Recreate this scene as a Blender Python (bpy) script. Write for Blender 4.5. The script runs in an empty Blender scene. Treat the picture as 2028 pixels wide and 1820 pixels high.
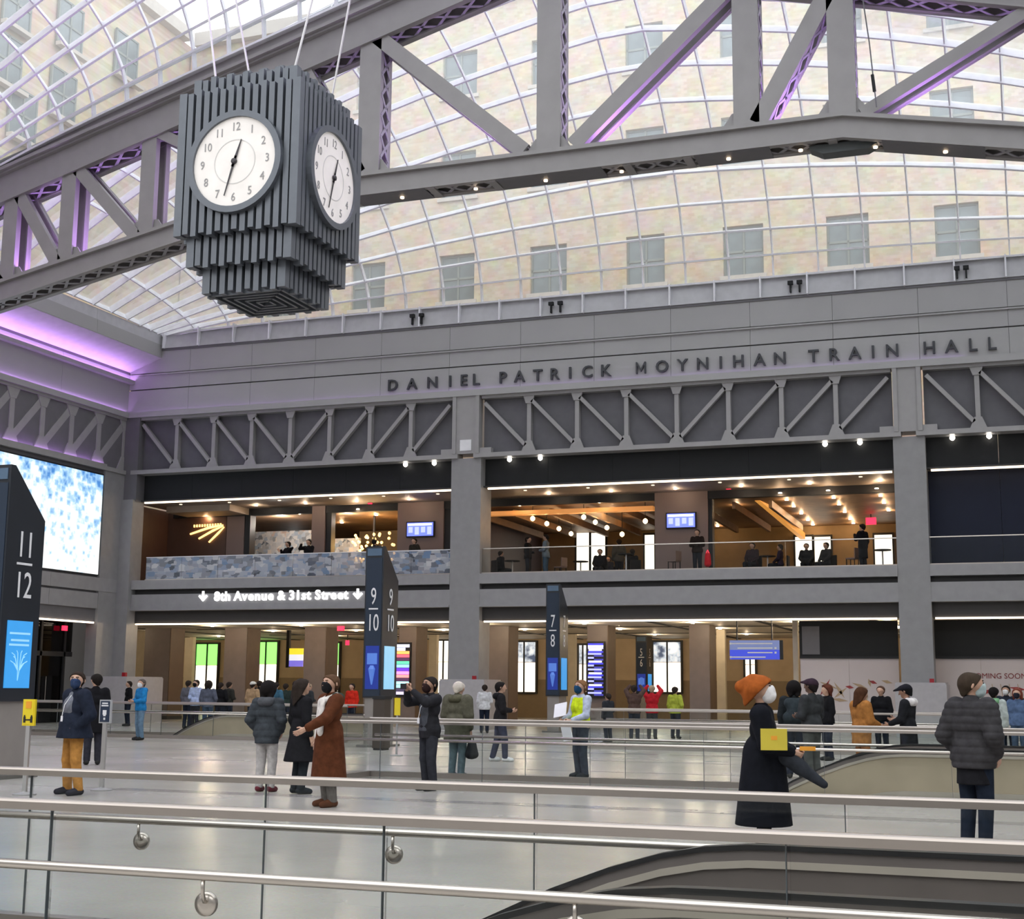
import bpy, math, random
import numpy as np
from mathutils import Matrix, Vector
random.seed(7)
rng = np.random.default_rng(7)
SC = bpy.context.scene
COL = SC.collection

# ------------------------------------------------------------------ camera
FPX, W, H = 2758.0, 2028.0, 1820.0
YAW, PIT, ROL = math.radians(19.72), math.radians(9.265), math.radians(-.51)
CAM = np.array([0, 0, 1.65])


def cam2world(d):
    r, f, u = d
    c, s = math.cos(ROL), math.sin(ROL)
    r, u = c * r + s * u, -s * r + c * u
    c, s = math.cos(PIT), math.sin(PIT)
    f, u = c * f - s * u, s * f + c * u
    c, s = math.cos(YAW), math.sin(YAW)
    return np.array([c * r - s * f, s * r + c * f, u])


def ray(x, y):
    return cam2world(((x - W / 2) / FPX, 1.0, (H / 2 - y) / FPX))


def PY(x, y, Y):
    r = ray(x, y); return CAM + r * (Y / r[1])


def PX(x, y, X):
    r = ray(x, y); return CAM + r * (X / r[0])


def PZ(x, y, Z=0.0):
    r = ray(x, y); return CAM + r * ((Z - 1.65) / r[2])


def XA(x, Y, y=1365):
    return float(PY(x, y, Y)[0])


cd = bpy.data.cameras.new('camera')
cam = bpy.data.objects.new('camera', cd)
COL.objects.link(cam)
R_, F_, U_ = cam2world((1, 0, 0)), cam2world((0, 1, 0)), cam2world((0, 0, 1))
cam.matrix_world = Matrix(((R_[0], U_[0], -F_[0], 0), (R_[1], U_[1], -F_[1], 0), (R_[2], U_[2], -F_[2], 1.65), (0, 0, 0, 1)))
cd.sensor_fit = 'HORIZONTAL'; cd.sensor_width = 36; cd.lens = FPX / W * 36
cd.clip_start = .05; cd.clip_end = 600
SC.camera = cam

# ------------------------------------------------------------------ world, exposure
wd = bpy.data.worlds.new('overcast'); SC.world = wd; wd.use_nodes = True
nt = wd.node_tree
bg = nt.nodes['Background']
tc = nt.nodes.new('ShaderNodeTexCoord'); nz = nt.nodes.new('ShaderNodeTexNoise'); rp = nt.nodes.new('ShaderNodeValToRGB')
nz.inputs['Scale'].default_value = 2.0; nz.inputs['Detail'].default_value = 4
rp.color_ramp.elements[0].color = (.92, .945, .975, 1); rp.color_ramp.elements[1].color = (1, 1, 1, 1)
nt.links.new(tc.outputs['Generated'], nz.inputs['Vector']); nt.links.new(nz.outputs['Fac'], rp.inputs['Fac'])
nt.links.new(rp.outputs['Color'], bg.inputs['Color'])
bg.inputs['Strength'].default_value = 1.45
SC.view_settings.view_transform = 'Standard'
SC.view_settings.look = 'None'
SC.view_settings.gamma = 1
SC.view_settings.use_curve_mapping = False
SC.view_settings.exposure = 0.74
SC.cycles.transparent_max_bounces = 28
SC.cycles.max_bounces = 5
SC.cycles.diffuse_bounces = 3
SC.cycles.glossy_bounces = 2
SC.cycles.sample_clamp_indirect = 6
SC.cycles.caustics_reflective = False
SC.cycles.caustics_refractive = False

D = 52.0                      # far wall plane
XL, XR = -36.96, 12.8         # side walls
XC = -12.1                    # middle of the hall
YT0, YT1 = 36.6, 37.47        # far roof truss


def lamp(name, loc, power, color, r=.07, parent=None):
    l = bpy.data.lights.new(name, 'POINT'); l.energy = power; l.color = color; l.shadow_soft_size = r * .5
    o = bpy.data.objects.new(name, l); COL.objects.link(o); o.location = loc
    if parent is not None: o.parent = parent
    return o


WARM = (1, .68, .38)
VIOLET = (.58, .30, 1)
# ------------------------------------------------------------------ materials
MATS = {}


def mat(name, col, rough=.5, metal=0., var=.06, scale=3., emit=None, es=0., bump=0., spec=None):
    if name in MATS: return MATS[name]
    m = bpy.data.materials.new(name); m.use_nodes = True
    t = m.node_tree; b = t.nodes['Principled BSDF']
    b.inputs['Roughness'].default_value = rough; b.inputs['Metallic'].default_value = metal
    if spec is not None: b.inputs['Specular IOR Level'].default_value = spec
    c4 = (*col, 1)
    tx = t.nodes.new('ShaderNodeTexCoord'); n = t.nodes.new('ShaderNodeTexNoise')
    n.inputs['Scale'].default_value = scale; n.inputs['Detail'].default_value = 5
    r = t.nodes.new('ShaderNodeValToRGB')
    r.color_ramp.elements[0].position = .3; r.color_ramp.elements[1].position = .7
    r.color_ramp.elements[0].color = (*[max(0, c * (1 - var)) for c in col], 1)
    r.color_ramp.elements[1].color = (*[min(1, c * (1 + var)) for c in col], 1)
    t.links.new(tx.outputs['Object'], n.inputs['Vector']); t.links.new(n.outputs['Fac'], r.inputs['Fac'])
    t.links.new(r.outputs['Color'], b.inputs['Base Color'])
    if bump:
        bp = t.nodes.new('ShaderNodeBump'); bp.inputs['Strength'].default_value = bump; bp.inputs['Distance'].default_value = .02
        t.links.new(n.outputs['Fac'], bp.inputs['Height']); t.links.new(bp.outputs['Normal'], b.inputs['Normal'])
    if emit is not None:
        b.inputs['Emission Color'].default_value = (*emit, 1); b.inputs['Emission Strength'].default_value = es
    MATS[name] = m
    return m


def glass(name, tint=(.93, .97, .96), gloss=.10, rough=.02, milk=0.):
    if name in MATS: return MATS[name]
    m = bpy.data.materials.new(name); m.use_nodes = True; t = m.node_tree
    for n in list(t.nodes):
        if n.type == 'BSDF_PRINCIPLED': t.nodes.remove(n)
    out = t.nodes['Material Output']
    tr = t.nodes.new('ShaderNodeBsdfTransparent'); tr.inputs['Color'].default_value = (*tint, 1)
    gl = t.nodes.new('ShaderNodeBsdfGlossy'); gl.inputs['Roughness'].default_value = rough
    fr = t.nodes.new('ShaderNodeFresnel'); fr.inputs['IOR'].default_value = 1.35
    mu = t.nodes.new('ShaderNodeMath'); mu.operation = 'MULTIPLY'; mu.inputs[1].default_value = gloss * 10
    mx = t.nodes.new('ShaderNodeMixShader')
    t.links.new(fr.outputs['Fac'], mu.inputs[0]); t.links.new(mu.outputs[0], mx.inputs['Fac'])
    src = tr
    if milk:  # white scatter mixed in, imitates haze and reflections on the glass
        tl = t.nodes.new('ShaderNodeBsdfTranslucent'); tl.inputs['Color'].default_value = (.95, .96, 1, 1)
        m2 = t.nodes.new('ShaderNodeMixShader'); m2.inputs['Fac'].default_value = milk
        t.links.new(tr.outputs[0], m2.inputs[1]); t.links.new(tl.outputs[0], m2.inputs[2]); src = m2
    t.links.new(src.outputs[0], mx.inputs[1]); t.links.new(gl.outputs[0], mx.inputs[2])
    t.links.new(mx.outputs[0], out.inputs['Surface'])
    MATS[name] = m
    return m


def ramp_mat(name, tex, stops, scale=4., rough=.5, emit=0., vec='Object', rnd=1., mapping=None):
    """base colour (and emission) from one procedural texture through a stepped ramp"""
    if name in MATS: return MATS[name]
    m = bpy.data.materials.new(name); m.use_nodes = True; t = m.node_tree; b = t.nodes['Principled BSDF']
    b.inputs['Roughness'].default_value = rough
    tx = t.nodes.new('ShaderNodeTexCoord'); mp = t.nodes.new('ShaderNodeMapping')
    if mapping: mp.inputs['Scale'].default_value = mapping
    t.links.new(tx.outputs[vec], mp.inputs['Vector'])
    if tex == 'voronoi':
        n = t.nodes.new('ShaderNodeTexVoronoi'); n.distance = 'CHEBYCHEV'; n.inputs['Scale'].default_value = scale
        n.inputs['Randomness'].default_value = rnd
        sp = t.nodes.new('ShaderNodeSeparateColor'); t.links.new(n.outputs['Color'], sp.inputs[0]); fac = sp.outputs[0]
    else:
        n = t.nodes.new('ShaderNodeTexNoise'); n.inputs['Scale'].default_value = scale; n.inputs['Detail'].default_value = 6
        fac = n.outputs['Fac']
    t.links.new(mp.outputs[0], n.inputs['Vector'])
    r = t.nodes.new('ShaderNodeValToRGB'); e = r.color_ramp.elements
    while len(e) < len(stops): e.new(.5)
    for k, (p, c) in enumerate(stops): e[k].position = p; e[k].color = (*c, 1)
    t.links.new(fac, r.inputs['Fac']); t.links.new(r.outputs['Color'], b.inputs['Base Color'])
    if emit:
        t.links.new(r.outputs['Color'], b.inputs['Emission Color']); b.inputs['Emission Strength'].default_value = emit
    MATS[name] = m
    return m


M_STEEL = mat('grey_paint', (.35, .34, .338), .42, .0, .04)
M_STEELD = mat('dark_grey_paint', (.155, .15, .16), .5, .0, .05)
M_FASC = mat('fascia_paint', (.405, .40, .40), .45, .0, .03, .7)
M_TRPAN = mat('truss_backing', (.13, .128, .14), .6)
M_DARK = mat('charcoal_panel', (.016, .017, .018), .6, spec=.3)
M_DARK2 = mat('soffit_panel', (.042, .040, .041), .6)
M_BEAM = mat('beam_paint', (.32, .315, .32), .45)
M_COLM = mat('column_paint', (.29, .286, .288), .45)
M_STONE = mat('pale_stone', (.46, .44, .45), .35, 0, .05, 6)
M_STRIP = mat('warm_led', (1, .9, .75), .5, emit=(1, .82, .62), es=1.7)
M_GLASSP = glass('skylight_glass', (.95, .97, .98), .03, .05, .12)
M_GLASS = glass('railing_glass', (.965, .98, .975), .05)
M_GLASSE = mat('glass_edge', (.10, .12, .13), .3)
M_RIB = mat('skylight_rib', (.88, .88, .92), .4)
M_CAP = mat('bronze_steel_cap', (.47, .42, .38), .34, .75, .03)
M_TUBE = mat('brushed_tube', (.66, .61, .55), .26, .9, .03)
M_BLACK = mat('black', (.012, .012, .014), .55)
M_RUBBER = mat('black_rubber', (.014, .014, .016), .38)
M_RED = mat('exit_red', (.7, .01, .03), .5, emit=(1, .02, .06), es=1.6)
M_WHITE_E = mat('white_sign_light', (1, 1, 1), .5, emit=(1, 1, 1), es=1.0)
M_WHITE = mat('white_paint', (.82, .82, .84), .5)
M_LAMP = mat('lamp_white', (1, 1, .95), .5, emit=(1, .93, .82), es=4)
M_LAMPW = mat('lamp_warm', (1, .85, .6), .5, emit=(1, .66, .32), es=4.5)


# ------------------------------------------------------------------ mesh helpers
class MB:
    def __init__(s): s.v = []; s.f = []

    def add(s, vs, fs):
        o = len(s.v); s.v += [tuple(map(float, v)) for v in vs]; s.f += [tuple(i + o for i in f) for f in fs]; return s

    def box(s, x0, x1, y0, y1, z0, z1):
        return s.add([(x0, y0, z0), (x1, y0, z0), (x1, y1, z0), (x0, y1, z0), (x0, y0, z1), (x1, y0, z1), (x1, y1, z1), (x0, y1, z1)],
                     [(0, 3, 2, 1), (4, 5, 6, 7), (0, 1, 5, 4), (1, 2, 6, 5), (2, 3, 7, 6), (3, 0, 4, 7)])

    def beam(s, a, b, w, d, up=(0, 1, 0)):
        """box from a to b, size w across (perp. to up) and d along up"""
        a, b = Vector(a), Vector(b); t = (b - a).normalized(); u = Vector(up)
        u = (u - t * u.dot(t)).normalized(); n = t.cross(u) * (w / 2); u = u * (d / 2)
        q = [a - n - u, a + n - u, a + n + u, a - n + u, b - n - u, b + n - u, b + n + u, b - n + u]
        return s.add(q, [(0, 3, 2, 1), (4, 5, 6, 7), (0, 1, 5, 4), (1, 2, 6, 5), (2, 3, 7, 6), (3, 0, 4, 7)])

    def prism(s, pts, axis, a0, a1):
        """polygon pts extruded along an axis (0 x, 1 y, 2 z)"""
        def P(p, a):
            return [(a, p[0], p[1]), (p[0], a, p[1]), (p[0], p[1], a)][axis]
        n = len(pts)
        return s.add([P(p, a0) for p in pts] + [P(p, a1) for p in pts],
                     [tuple(range(n)), tuple(range(2 * n - 1, n - 1, -1))] + [(i, i + n, (i + 1) % n + n, (i + 1) % n) for i in range(n)])

    def tube(s, path, r, n=8, cap=True, closed=False):
        path = [Vector(p) for p in path]; m = len(path); rings = []
        rr = r if isinstance(r, (list, tuple)) else [r] * m
        u = None
        for i, p in enumerate(path):
            t = (path[min(i + 1, m - 1)] - path[max(i - 1, 0)]).normalized()
            if u is None:
                u = Vector((0, 0, 1)) if abs(t.z) < .9 else Vector((1, 0, 0))
            u = (u - t * u.dot(t)).normalized(); w = t.cross(u)
            rings.append([p + (u * math.cos(2 * math.pi * k / n) + w * math.sin(2 * math.pi * k / n)) * rr[i] for k in range(n)])
        vs = [v for g in rings for v in g]; fs = []
        for i in range(m - 1):
            for k in range(n):
                fs.append((i * n + k, i * n + (k + 1) % n, (i + 1) * n + (k + 1) % n, (i + 1) * n + k))
        if cap: fs += [tuple(range(n - 1, -1, -1)), tuple(range((m - 1) * n, m * n))]
        return s.add(vs, fs)

    def lathe(s, prof, c=(0, 0, 0), n=24, axis=2, ring=False):
        vs = []; fs = []
        for (r, h) in prof:
            for k in range(n):
                a = 2 * math.pi * k / n; x, y = r * math.cos(a), r * math.sin(a)
                vs.append([(h, x, y), (x, -h, y), (x, y, h)][axis])
        vs = [(v[0] + c[0], v[1] + c[1], v[2] + c[2]) for v in vs]
        for i in range(len(prof) - 1):
            for k in range(n):
                fs.append((i * n + k, i * n + (k + 1) % n, (i + 1) * n + (k + 1) % n, (i + 1) * n + k))
        if ring:
            L = (len(prof) - 1) * n
            return s.add(vs, fs + [(L + k, L + (k + 1) % n, (k + 1) % n, k) for k in range(n)])
        return s.add(vs, fs + [tuple(range(n - 1, -1, -1)), tuple(range((len(prof) - 1) * n, len(prof) * n))])

    def mesh(s, name, m=None, smooth=False):
        me = bpy.data.meshes.new(name); me.from_pydata(s.v, [], s.f)
        if m: me.materials.append(m)
        if smooth: me.polygons.foreach_set('use_smooth', [True] * len(me.polygons))
        me.update(); return me

    def build(s, name, m, parent=None, smooth=False, loc=None):
        return link(name, s.mesh(name, m, smooth), parent, loc)


def link(name, me, parent=None, loc=None, rot=None):
    o = bpy.data.objects.new(name, me); COL.objects.link(o)
    if parent is not None: o.parent = parent
    if loc is not None: o.location = loc
    if rot is not None: o.rotation_euler = rot
    return o


def tag(o, label, cat, group=None):
    o['label'] = label; o['category'] = cat
    if group: o['group'] = group
    return o


def struct(o): o['kind'] = 'structure'; return o


def empty(name, loc=(0, 0, 0), rz=0):
    o = bpy.data.objects.new(name, None); COL.objects.link(o); o.location = loc; o.rotation_euler = (0, 0, rz); return o


def thing(name, label, cat, loc=(0, 0, 0), rz=0, group=None):
    return tag(empty(name, loc, rz), label, cat, group)


def copy_tree(o, parent=None):
    c = o.copy(); COL.objects.link(c)
    if parent is not None: c.parent = parent
    for ch in o.children: copy_tree(ch, c)
    return c


GLYPH = {}


def raw_text(s, align, bold):
    """extruded text of size 1 and thickness 1, made once"""
    key = (s, align, bold)
    if key in GLYPH: return GLYPH[key]
    cu = bpy.data.curves.new('t', 'FONT'); cu.body = s; cu.size = 1; cu.extrude = .5; cu.align_x = align; cu.resolution_u = 3; cu.offset = bold
    ob = bpy.data.objects.new('t', cu); COL.objects.link(ob)
    me = bpy.data.meshes.new_from_object(ob.evaluated_get(bpy.context.evaluated_depsgraph_get()))
    bpy.data.objects.remove(ob); bpy.data.curves.remove(cu)
    GLYPH[key] = me
    return me


def text_mesh(s, size, m, ext=.02, name='letter', sx=1., align='CENTER', bold=.014):
    me = raw_text(s, align, bold).copy(); me.name = name
    me.transform(Matrix.Diagonal((size * sx, size, ext * 2, 1)))
    me.materials.clear(); me.materials.append(m)
    return me


for ch_ in [str(k) for k in range(1, 13)] + list('8thAvenue&31stStreetDANIELPATRICKMOYNIHANTRAINHALL') + ['COMING SOON']: raw_text(ch_, 'CENTER', .014)
for ch_ in [str(k) for k in range(1, 13)]: raw_text(ch_, 'CENTER', .0)
for ch_ in set('8thAvenue&31stStreet'): raw_text(ch_, 'CENTER', .02)
FRONT = (math.pi / 2, 0, 0)                 # text facing -Y
RIGHT = (math.pi / 2, 0, math.pi / 2)       # text facing +X

# ------------------------------------------------------------------ floor with the escalator wells
def floor_material():
    m = bpy.data.materials.new('polished_terrazzo'); m.use_nodes = True; t = m.node_tree; b = t.nodes['Principled BSDF']
    tx = t.nodes.new('ShaderNodeTexCoord')
    n = t.nodes.new('ShaderNodeTexNoise'); n.inputs['Scale'].default_value = .35; n.inputs['Detail'].default_value = 4
    v = t.nodes.new('ShaderNodeTexVoronoi'); v.inputs['Scale'].default_value = 60
    r = t.nodes.new('ShaderNodeValToRGB'); r.color_ramp.elements[0].color = (.36, .335, .305, 1); r.color_ramp.elements[1].color = (.44, .412, .378, 1)
    r.color_ramp.elements[0].position = .35; r.color_ramp.elements[1].position = .65
    mx = t.nodes.new('ShaderNodeMix'); mx.data_type = 'RGBA'; mx.inputs[0].default_value = .06
    t.links.new(tx.outputs['Object'], n.inputs['Vector']); t.links.new(tx.outputs['Object'], v.inputs['Vector'])
    t.links.new(n.outputs['Fac'], r.inputs['Fac']); t.links.new(r.outputs['Color'], mx.inputs[6]); t.links.new(v.outputs['Color'], mx.inputs[7])
    t.links.new(mx.outputs[2], b.inputs['Base Color'])
    r2 = t.nodes.new('ShaderNodeMapRange'); r2.inputs[3].default_value = .20; r2.inputs[4].default_value = .32
    t.links.new(n.outputs['Fac'], r2.inputs[0]); t.links.new(r2.outputs[0], b.inputs['Roughness'])
    return m


M_FLOOR = floor_material()
BANKS = [(-11.2, -.8), (-31., -20.6)]                       # wells right and left of the pylons
ROWS = [(6.0, 8.15), (21.7, 23.85), (37.3, 39.45)]           # near and far railing of each row
fl = MB()
ys = [-16.]
for a, b in ROWS: ys += [a + .1, b - .1]
ys.append(74.)
for i in range(len(ys) - 1):
    if i % 2 == 0: fl.box(XL - 16, XR + 1, ys[i], ys[i + 1], -.3, 0)
    else:
        fl.box(XL - 6, BANKS[1][0], ys[i], ys[i + 1], -.3, 0); fl.box(BANKS[1][1], BANKS[0][0], ys[i], ys[i + 1], -.3, 0)
        fl.box(BANKS[0][1], XR + 1, ys[i], ys[i + 1], -.3, 0)
floor = struct(fl.build('floor', M_FLOOR))
M_WELL = mat('well_lining', (.42, .37, .31), .45, .2)
wl = MB()
for x0, x1 in BANKS:
    for a, b in ROWS:
        wl.box(x0 - .1, x1 + .1, a - .02, a + .1, -4.2, -.3); wl.box(x0 - .1, x1 + .1, b - .1, b + .02, -4.2, -.3)
        wl.box(x0 - .1, x0, a, b, -4.2, -.3); wl.box(x1, x1 + .1, a, b, -4.2, -.3); wl.box(x0, x1, a, b, -4.3, -4.2)
wl.build('well_lining', M_WELL, floor)
# darker border bands set into the terrazzo along the railings, and thin joints
M_BORDER = mat('terrazzo_border', (.33, .31, .30), .2)
for a, b in ROWS:
    MB().box(-13.5, 5, a - 2.75, a - 2.35, 0, .004).build('border_band', M_BORDER, floor)
M_JOINT = mat('floor_joint', (.33, .31, .29), .3)
for k in range(12): MB().box(XL, XR, 3.2 + 4 * k, 3.225 + 4 * k, 0, .003).build('joint', M_JOINT, floor)

# ------------------------------------------------------------------ far wall
wall = struct(empty('wall_back', (XC, D, 0)))


def wp(name, m, x0, x1, y0, y1, z0, z1, parent=None):
    o = MB().box(x0, x1, y0, y1, z0, z1).build(name, m, parent or wall)
    if parent is None: o.matrix_parent_inverse = Matrix.Translation((-XC, -D, 0))
    return o


COLS = [(-21.26, -19.97), (-3.82, -2.69), (12.3, 13.5)]
BAYS = [(-36.3, -21.26), (-19.97, -3.82), (-2.69, 12.3)]
# upper entablature: panels with shadow gaps
pw = (XR - XL) / 16
for k in range(16):
    x0, x1 = XL + pw * k + .006, XL + pw * (k + 1) - .006
    wp('fascia_panel', M_FASC, x0, x1, D - .05, D + .5, 13.52, 14.60)
    wp('fascia_panel', M_FASC, x0, x1, D - .02, D + .5, 14.66, 15.27)
    wp('fascia_panel', M_FASC, x0, x1, D - .02, D + .5, 15.38, 16.40)
wp('cornice', M_FASC, XL, XR, D - .16, D + .5, 13.36, 13.52)
wp('cornice', M_FASC, XL, XR, D - .10, D + .5, 15.27, 15.33)
wp('core', M_STEELD, XL, XR, D + .1, D + .6, 13.4, 16.5)
M_CURB = mat('curb_metal', (.54, .54, .56), .4)
nb = 28
for k in range(nb):
    x0 = XL + (XR - XL) * k / nb; x1 = XL + (XR - XL) * (k + 1) / nb
    MB().add([(x0 + .02, D - .1, 16.46), (x1 - .02, D - .1, 16.46), (x1 - .02, D + .05, 17.25), (x0 + .02, D + .05, 17.25),
              (x0 + .02, D + .4, 16.46), (x1 - .02, D + .4, 16.46), (x1 - .02, D + .4, 17.25), (x0 + .02, D + .4, 17.25)],
             [(0, 1, 2, 3), (4, 7, 6, 5), (0, 4, 5, 1), (3, 2, 6, 7), (0, 3, 7, 4), (1, 5, 6, 2)]).build('curb_panel', M_CURB, wall).matrix_parent_inverse = Matrix.Translation((-XC, -D, 0))
    wp('bracket', M_RIB, x0 - .03, x0 + .03, D - .22, D + .05, 16.45, 17.3)
for px, py in ((825, 628), (1100, 602), (1574, 563), (1904, 533)):
    for dx in (-9, 9):
        p = PY(px + dx, py, D - .2); wp('clip', M_DARK, p[0] - .10, p[0] + .10, D - .24, D - .1, 16.86, 17.0); wp('clip', M_DARK, p[0] - .03, p[0] + .03, D - .22, D - .1, 16.55, 16.9)
wp('gutter', M_STEELD, XL, XR, D - .06, D + .5, 16.36, 16.46)
# wall truss band
for bi, (x0, x1) in enumerate(BAYS):
    t = thing('wall_truss', ['grey steel wall truss over the gallery with the picture-covered railing', 'grey steel wall truss between the two free columns over the lounge', 'grey steel wall truss over the dark navy panel'][bi], 'truss', (0, 0, 0), 0, 'trusses along the long wall')
    zt, zb = 13.36, 10.98
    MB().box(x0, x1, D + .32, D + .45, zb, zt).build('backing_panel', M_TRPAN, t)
    MB().box(x0 - .3, x1 + .3, D - .12, D + .5, 10.80, 10.98).build('bottom_chord', M_STEEL, t)
    MB().box(x0, x1, D - .02, D + .4, zt - .12, zt).build('top_chord', M_STEEL, t)
    n = 8; dx = (x1 - x0) / n
    for i in range(1, n):
        x = x0 + dx * i
        MB().box(x - .085, x + .085, D + .06, D + .34, zb, zt - .1).build('post', M_STEEL, t)
        MB().prism([(x - .3, zb), (x + .3, zb), (x + .13, zb + .42), (x - .13, zb + .42)], 1, D + .02, D + .10).build('gusset_plate', M_STEEL, t)
        MB().prism([(x - .24, zt - .1), (x + .24, zt - .1), (x + .13, zt - .42), (x - .13, zt - .42)], 1, D + .02, D + .10).build('gusset_plate', M_STEEL, t)
    for i in range(n):
        a, b = x0 + dx * i, x0 + dx * (i + 1)
        p = ((a + .12, D + .12, zt - .3), (b - .14, D + .12, zb + .25)) if i < n // 2 else ((a + .14, D + .12, zb + .25), (b - .12, D + .12, zt - .3))
        MB().beam(*p, .15, .2).build('diagonal', M_STEEL, t)
# deep dark fascia over the gallery, light strip, beams of the mezzanine edge
n_l = {0: 'over the gallery with the picture-covered railing', 1: 'over the open lounge', 2: 'over the dark navy panel'}
for bi, (x0, x1) in enumerate(BAYS):
    k = int(round((x1 - x0) / 2.5)); dx = (x1 - x0) / k
    for i in range(k):
        wp('dark_panel', M_DARK, x0 + dx * i + .005, x0 + dx * (i + 1) - .005, D + .5, D + .62, 9.66, 10.82)
    wp('soffit', M_DARK2, x0, x1, D + .3, D + .62, 9.62, 9.68)
    wp('sill_cap', M_BEAM, x0 - .0, x1 + .0, D - .05, D + .7, 5.70, 6.10)
    wp('recess', M_DARK2, x0, x1, D + .28, D + .7, 5.46, 5.72)
    wp('edge_beam', M_BEAM, x0, x1, D + .02, D + .7, 4.84, 5.48)
    wp('beam_flange', M_BEAM, x0, x1, D - .06, D + .5, 4.78, 4.85)
    wp('dark_panel', M_DARK2, x0, x1, D + .34, D + .7, 4.24, 4.80)
    s = MB().box(x0 + .15, x1 - .1, D + .40, D + .5, 9.55, 9.615).build('light_strip', M_STRIP)
    tag(s, 'long warm ceiling light strip ' + n_l[bi], 'light strip', 'light strips along the ceiling edges')
    s = MB().box(x0 + .1, x1 - .1, D + .26, D + .36, 4.17, 4.235).build('light_strip', M_STRIP)
    tag(s, 'long warm light strip under the mezzanine edge below ' + ['the picture-covered railing', 'the open lounge', 'the dark navy panel'][bi], 'light strip', 'light strips along the ceiling edges')
# columns
CL = ['left of the open lounge beside the number pylon', 'right of the open lounge, next to the dark navy panel', 'beyond the dark navy panel']
for ci, (x0, x1) in enumerate(COLS):
    t = thing('column', 'tall grey steel column on a pale block base ' + CL[ci], 'column', ((x0 + x1) / 2, D + .6, 0), 0, 'columns of the long wall')
    T = Matrix.Translation((-(x0 + x1) / 2, -D - .6, 0))
    def cp(name, m, *b):
        o = MB().box(*b).build(name, m, t); o.matrix_parent_inverse = T; return o
    cp('shaft', M_COLM, x0, x1, D, D + 1.2, 1.9, 10.8)
    w = .12
    cp('upper_shaft', M_STEEL, x0 + w, x1 - w, D - .08, D + .8, 10.98, 13.36)
    cp('flange', M_STEEL, x0 + w - .06, x0 + w + .1, D - .14, D + .3, 10.98, 13.36)
    cp('flange', M_STEEL, x1 - w - .1, x1 - w + .06, D - .14, D + .3, 10.98, 13.36)
    cp('splice_plate', M_STEEL, x0 - .45, x0 + w, D - .06, D + .2, 10.98, 11.2)
    cp('splice_plate', M_STEEL, x1 - w, x1 + .45, D - .06, D + .2, 10.98, 11.2)
    if ci == 0: cp('access_plate', M_WHITE, x0 + .4, x1 - .4, D - .11, D - .07, 11.1, 11.55)
    b = MB().box(x0 - .2, x1 + .42, D - .45, D + 1.6, 0, 1.86).build('base_block', M_STONE, t); b.matrix_parent_inverse = T
    cp('base_cap', M_STONE, x0 - .17, x1 + .39, D - .42, D + 1.5, 1.86, 1.92)
    a = MB().box(x1 - .15, x1 + .0, D - .3, D - .2, 1.92, 2.06).build('fire_strobe', mat('strobe_red', (.35, .01, .02), .4), t); a.matrix_parent_inverse = T

# ------------------------------------------------------------------ left wall
wl_ = struct(empty('wall_left', (XL, 40, 0)))
TL = Matrix.Translation((-XL, -40, 0))


def lp(name, m, *b):
    o = MB().box(*b).build(name, m, wl_); o.matrix_parent_inverse = TL; return o


Y0L = 14.
for k in range(8):
    y0, y1 = Y0L + (D - Y0L) * k / 8 + .006, Y0L + (D - Y0L) * (k + 1) / 8 - .006
    lp('fascia_panel', M_FASC, XL - .5, XL, y0, y1, 13.45, 15.35)
    lp('upper_panel', M_FASC, XL - .5, XL + 1.62, y0, y1, 16.05, 16.62)
    lp('curb_panel', M_CURB, XL + 1.2, XL + 1.58, y0, y1, 16.62, 17.1)
    lp('beam_panel', M_BEAM, XL - .5, XL + .02, y0, y1, 4.80, 5.46)
    lp('sill_panel', M_BEAM, XL - .5, XL + .06, y0, y1, 5.55, 6.12)
lp('core', M_STEELD, XL - .6, XL - .08, Y0L, D, 4.2, 16.4)
lp('cornice', M_FASC, XL - .3, XL + .14, Y0L, D, 13.36, 13.48)
lp('shadow_strip', M_STEELD, XL - .3, XL + .005, Y0L, D, 15.35, 15.47)  # flush dark strip, painted-in shadow line under the soffit
lp('lip', M_FASC, XL + .11, XL + .14, Y0L, D, 13.48, 13.60)
M_SOFF = mat('pale_soffit', (.62, .60, .64), .6)
sf = MB().add([(XL, Y0L, 15.47), (XL, D, 15.47), (XL + 1.6, D, 16.03), (XL + 1.6, Y0L, 16.03), (XL, Y0L, 15.6), (XL, D, 15.6), (XL + 1.6, D, 16.1), (XL + 1.6, Y0L, 16.1)],
              [(0, 1, 2, 3), (7, 6, 5, 4), (0, 3, 7, 4), (1, 5, 6, 2), (0, 4, 5, 1), (3, 2, 6, 7)]).build('soffit', M_SOFF, wl_); sf.matrix_parent_inverse = TL
M_VIO = mat('violet_led', (.6, .4, 1), .5, emit=(.64, .32, 1), es=24)
v = MB().box(XL + .10, XL + .16, Y0L, D - .1, 14.98, 15.0).build('uplight_strip', M_VIO)
lp('lip', M_FASC, XL + .02, XL + .28, Y0L, D, 14.92, 14.96)
lp('lip', M_FASC, XL + .25, XL + .28, Y0L, D, 14.96, 15.08)
tag(v, 'thin violet light strip washing the sloped soffit of the side wall', 'light strip')
v = MB().box(XL + .03, XL + .09, Y0L, D - .2, 13.5, 13.52).build('uplight_strip', mat('violet_led_dim', (.6, .4, 1), .5, emit=(.64, .34, 1), es=11))
tag(v, 'thin violet light strip on the lower cornice of the side wall', 'light strip')
wp('lip', M_FASC, XL, XR, D - .16, D - .135, 13.52, 13.62)
v = MB().box(XL + .3, XR - 14, D - .12, D - .07, 13.535, 13.55).build('uplight_strip', mat('violet_led_dim2', (.6, .4, 1), .5, emit=(.64, .4, 1), es=2.2))
tag(v, 'thin violet light strip on the cornice under the hall name', 'light strip')
lp('dark_panel', M_DARK2, XL - .5, XL - .12, Y0L, D, 4.24, 4.82)
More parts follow.
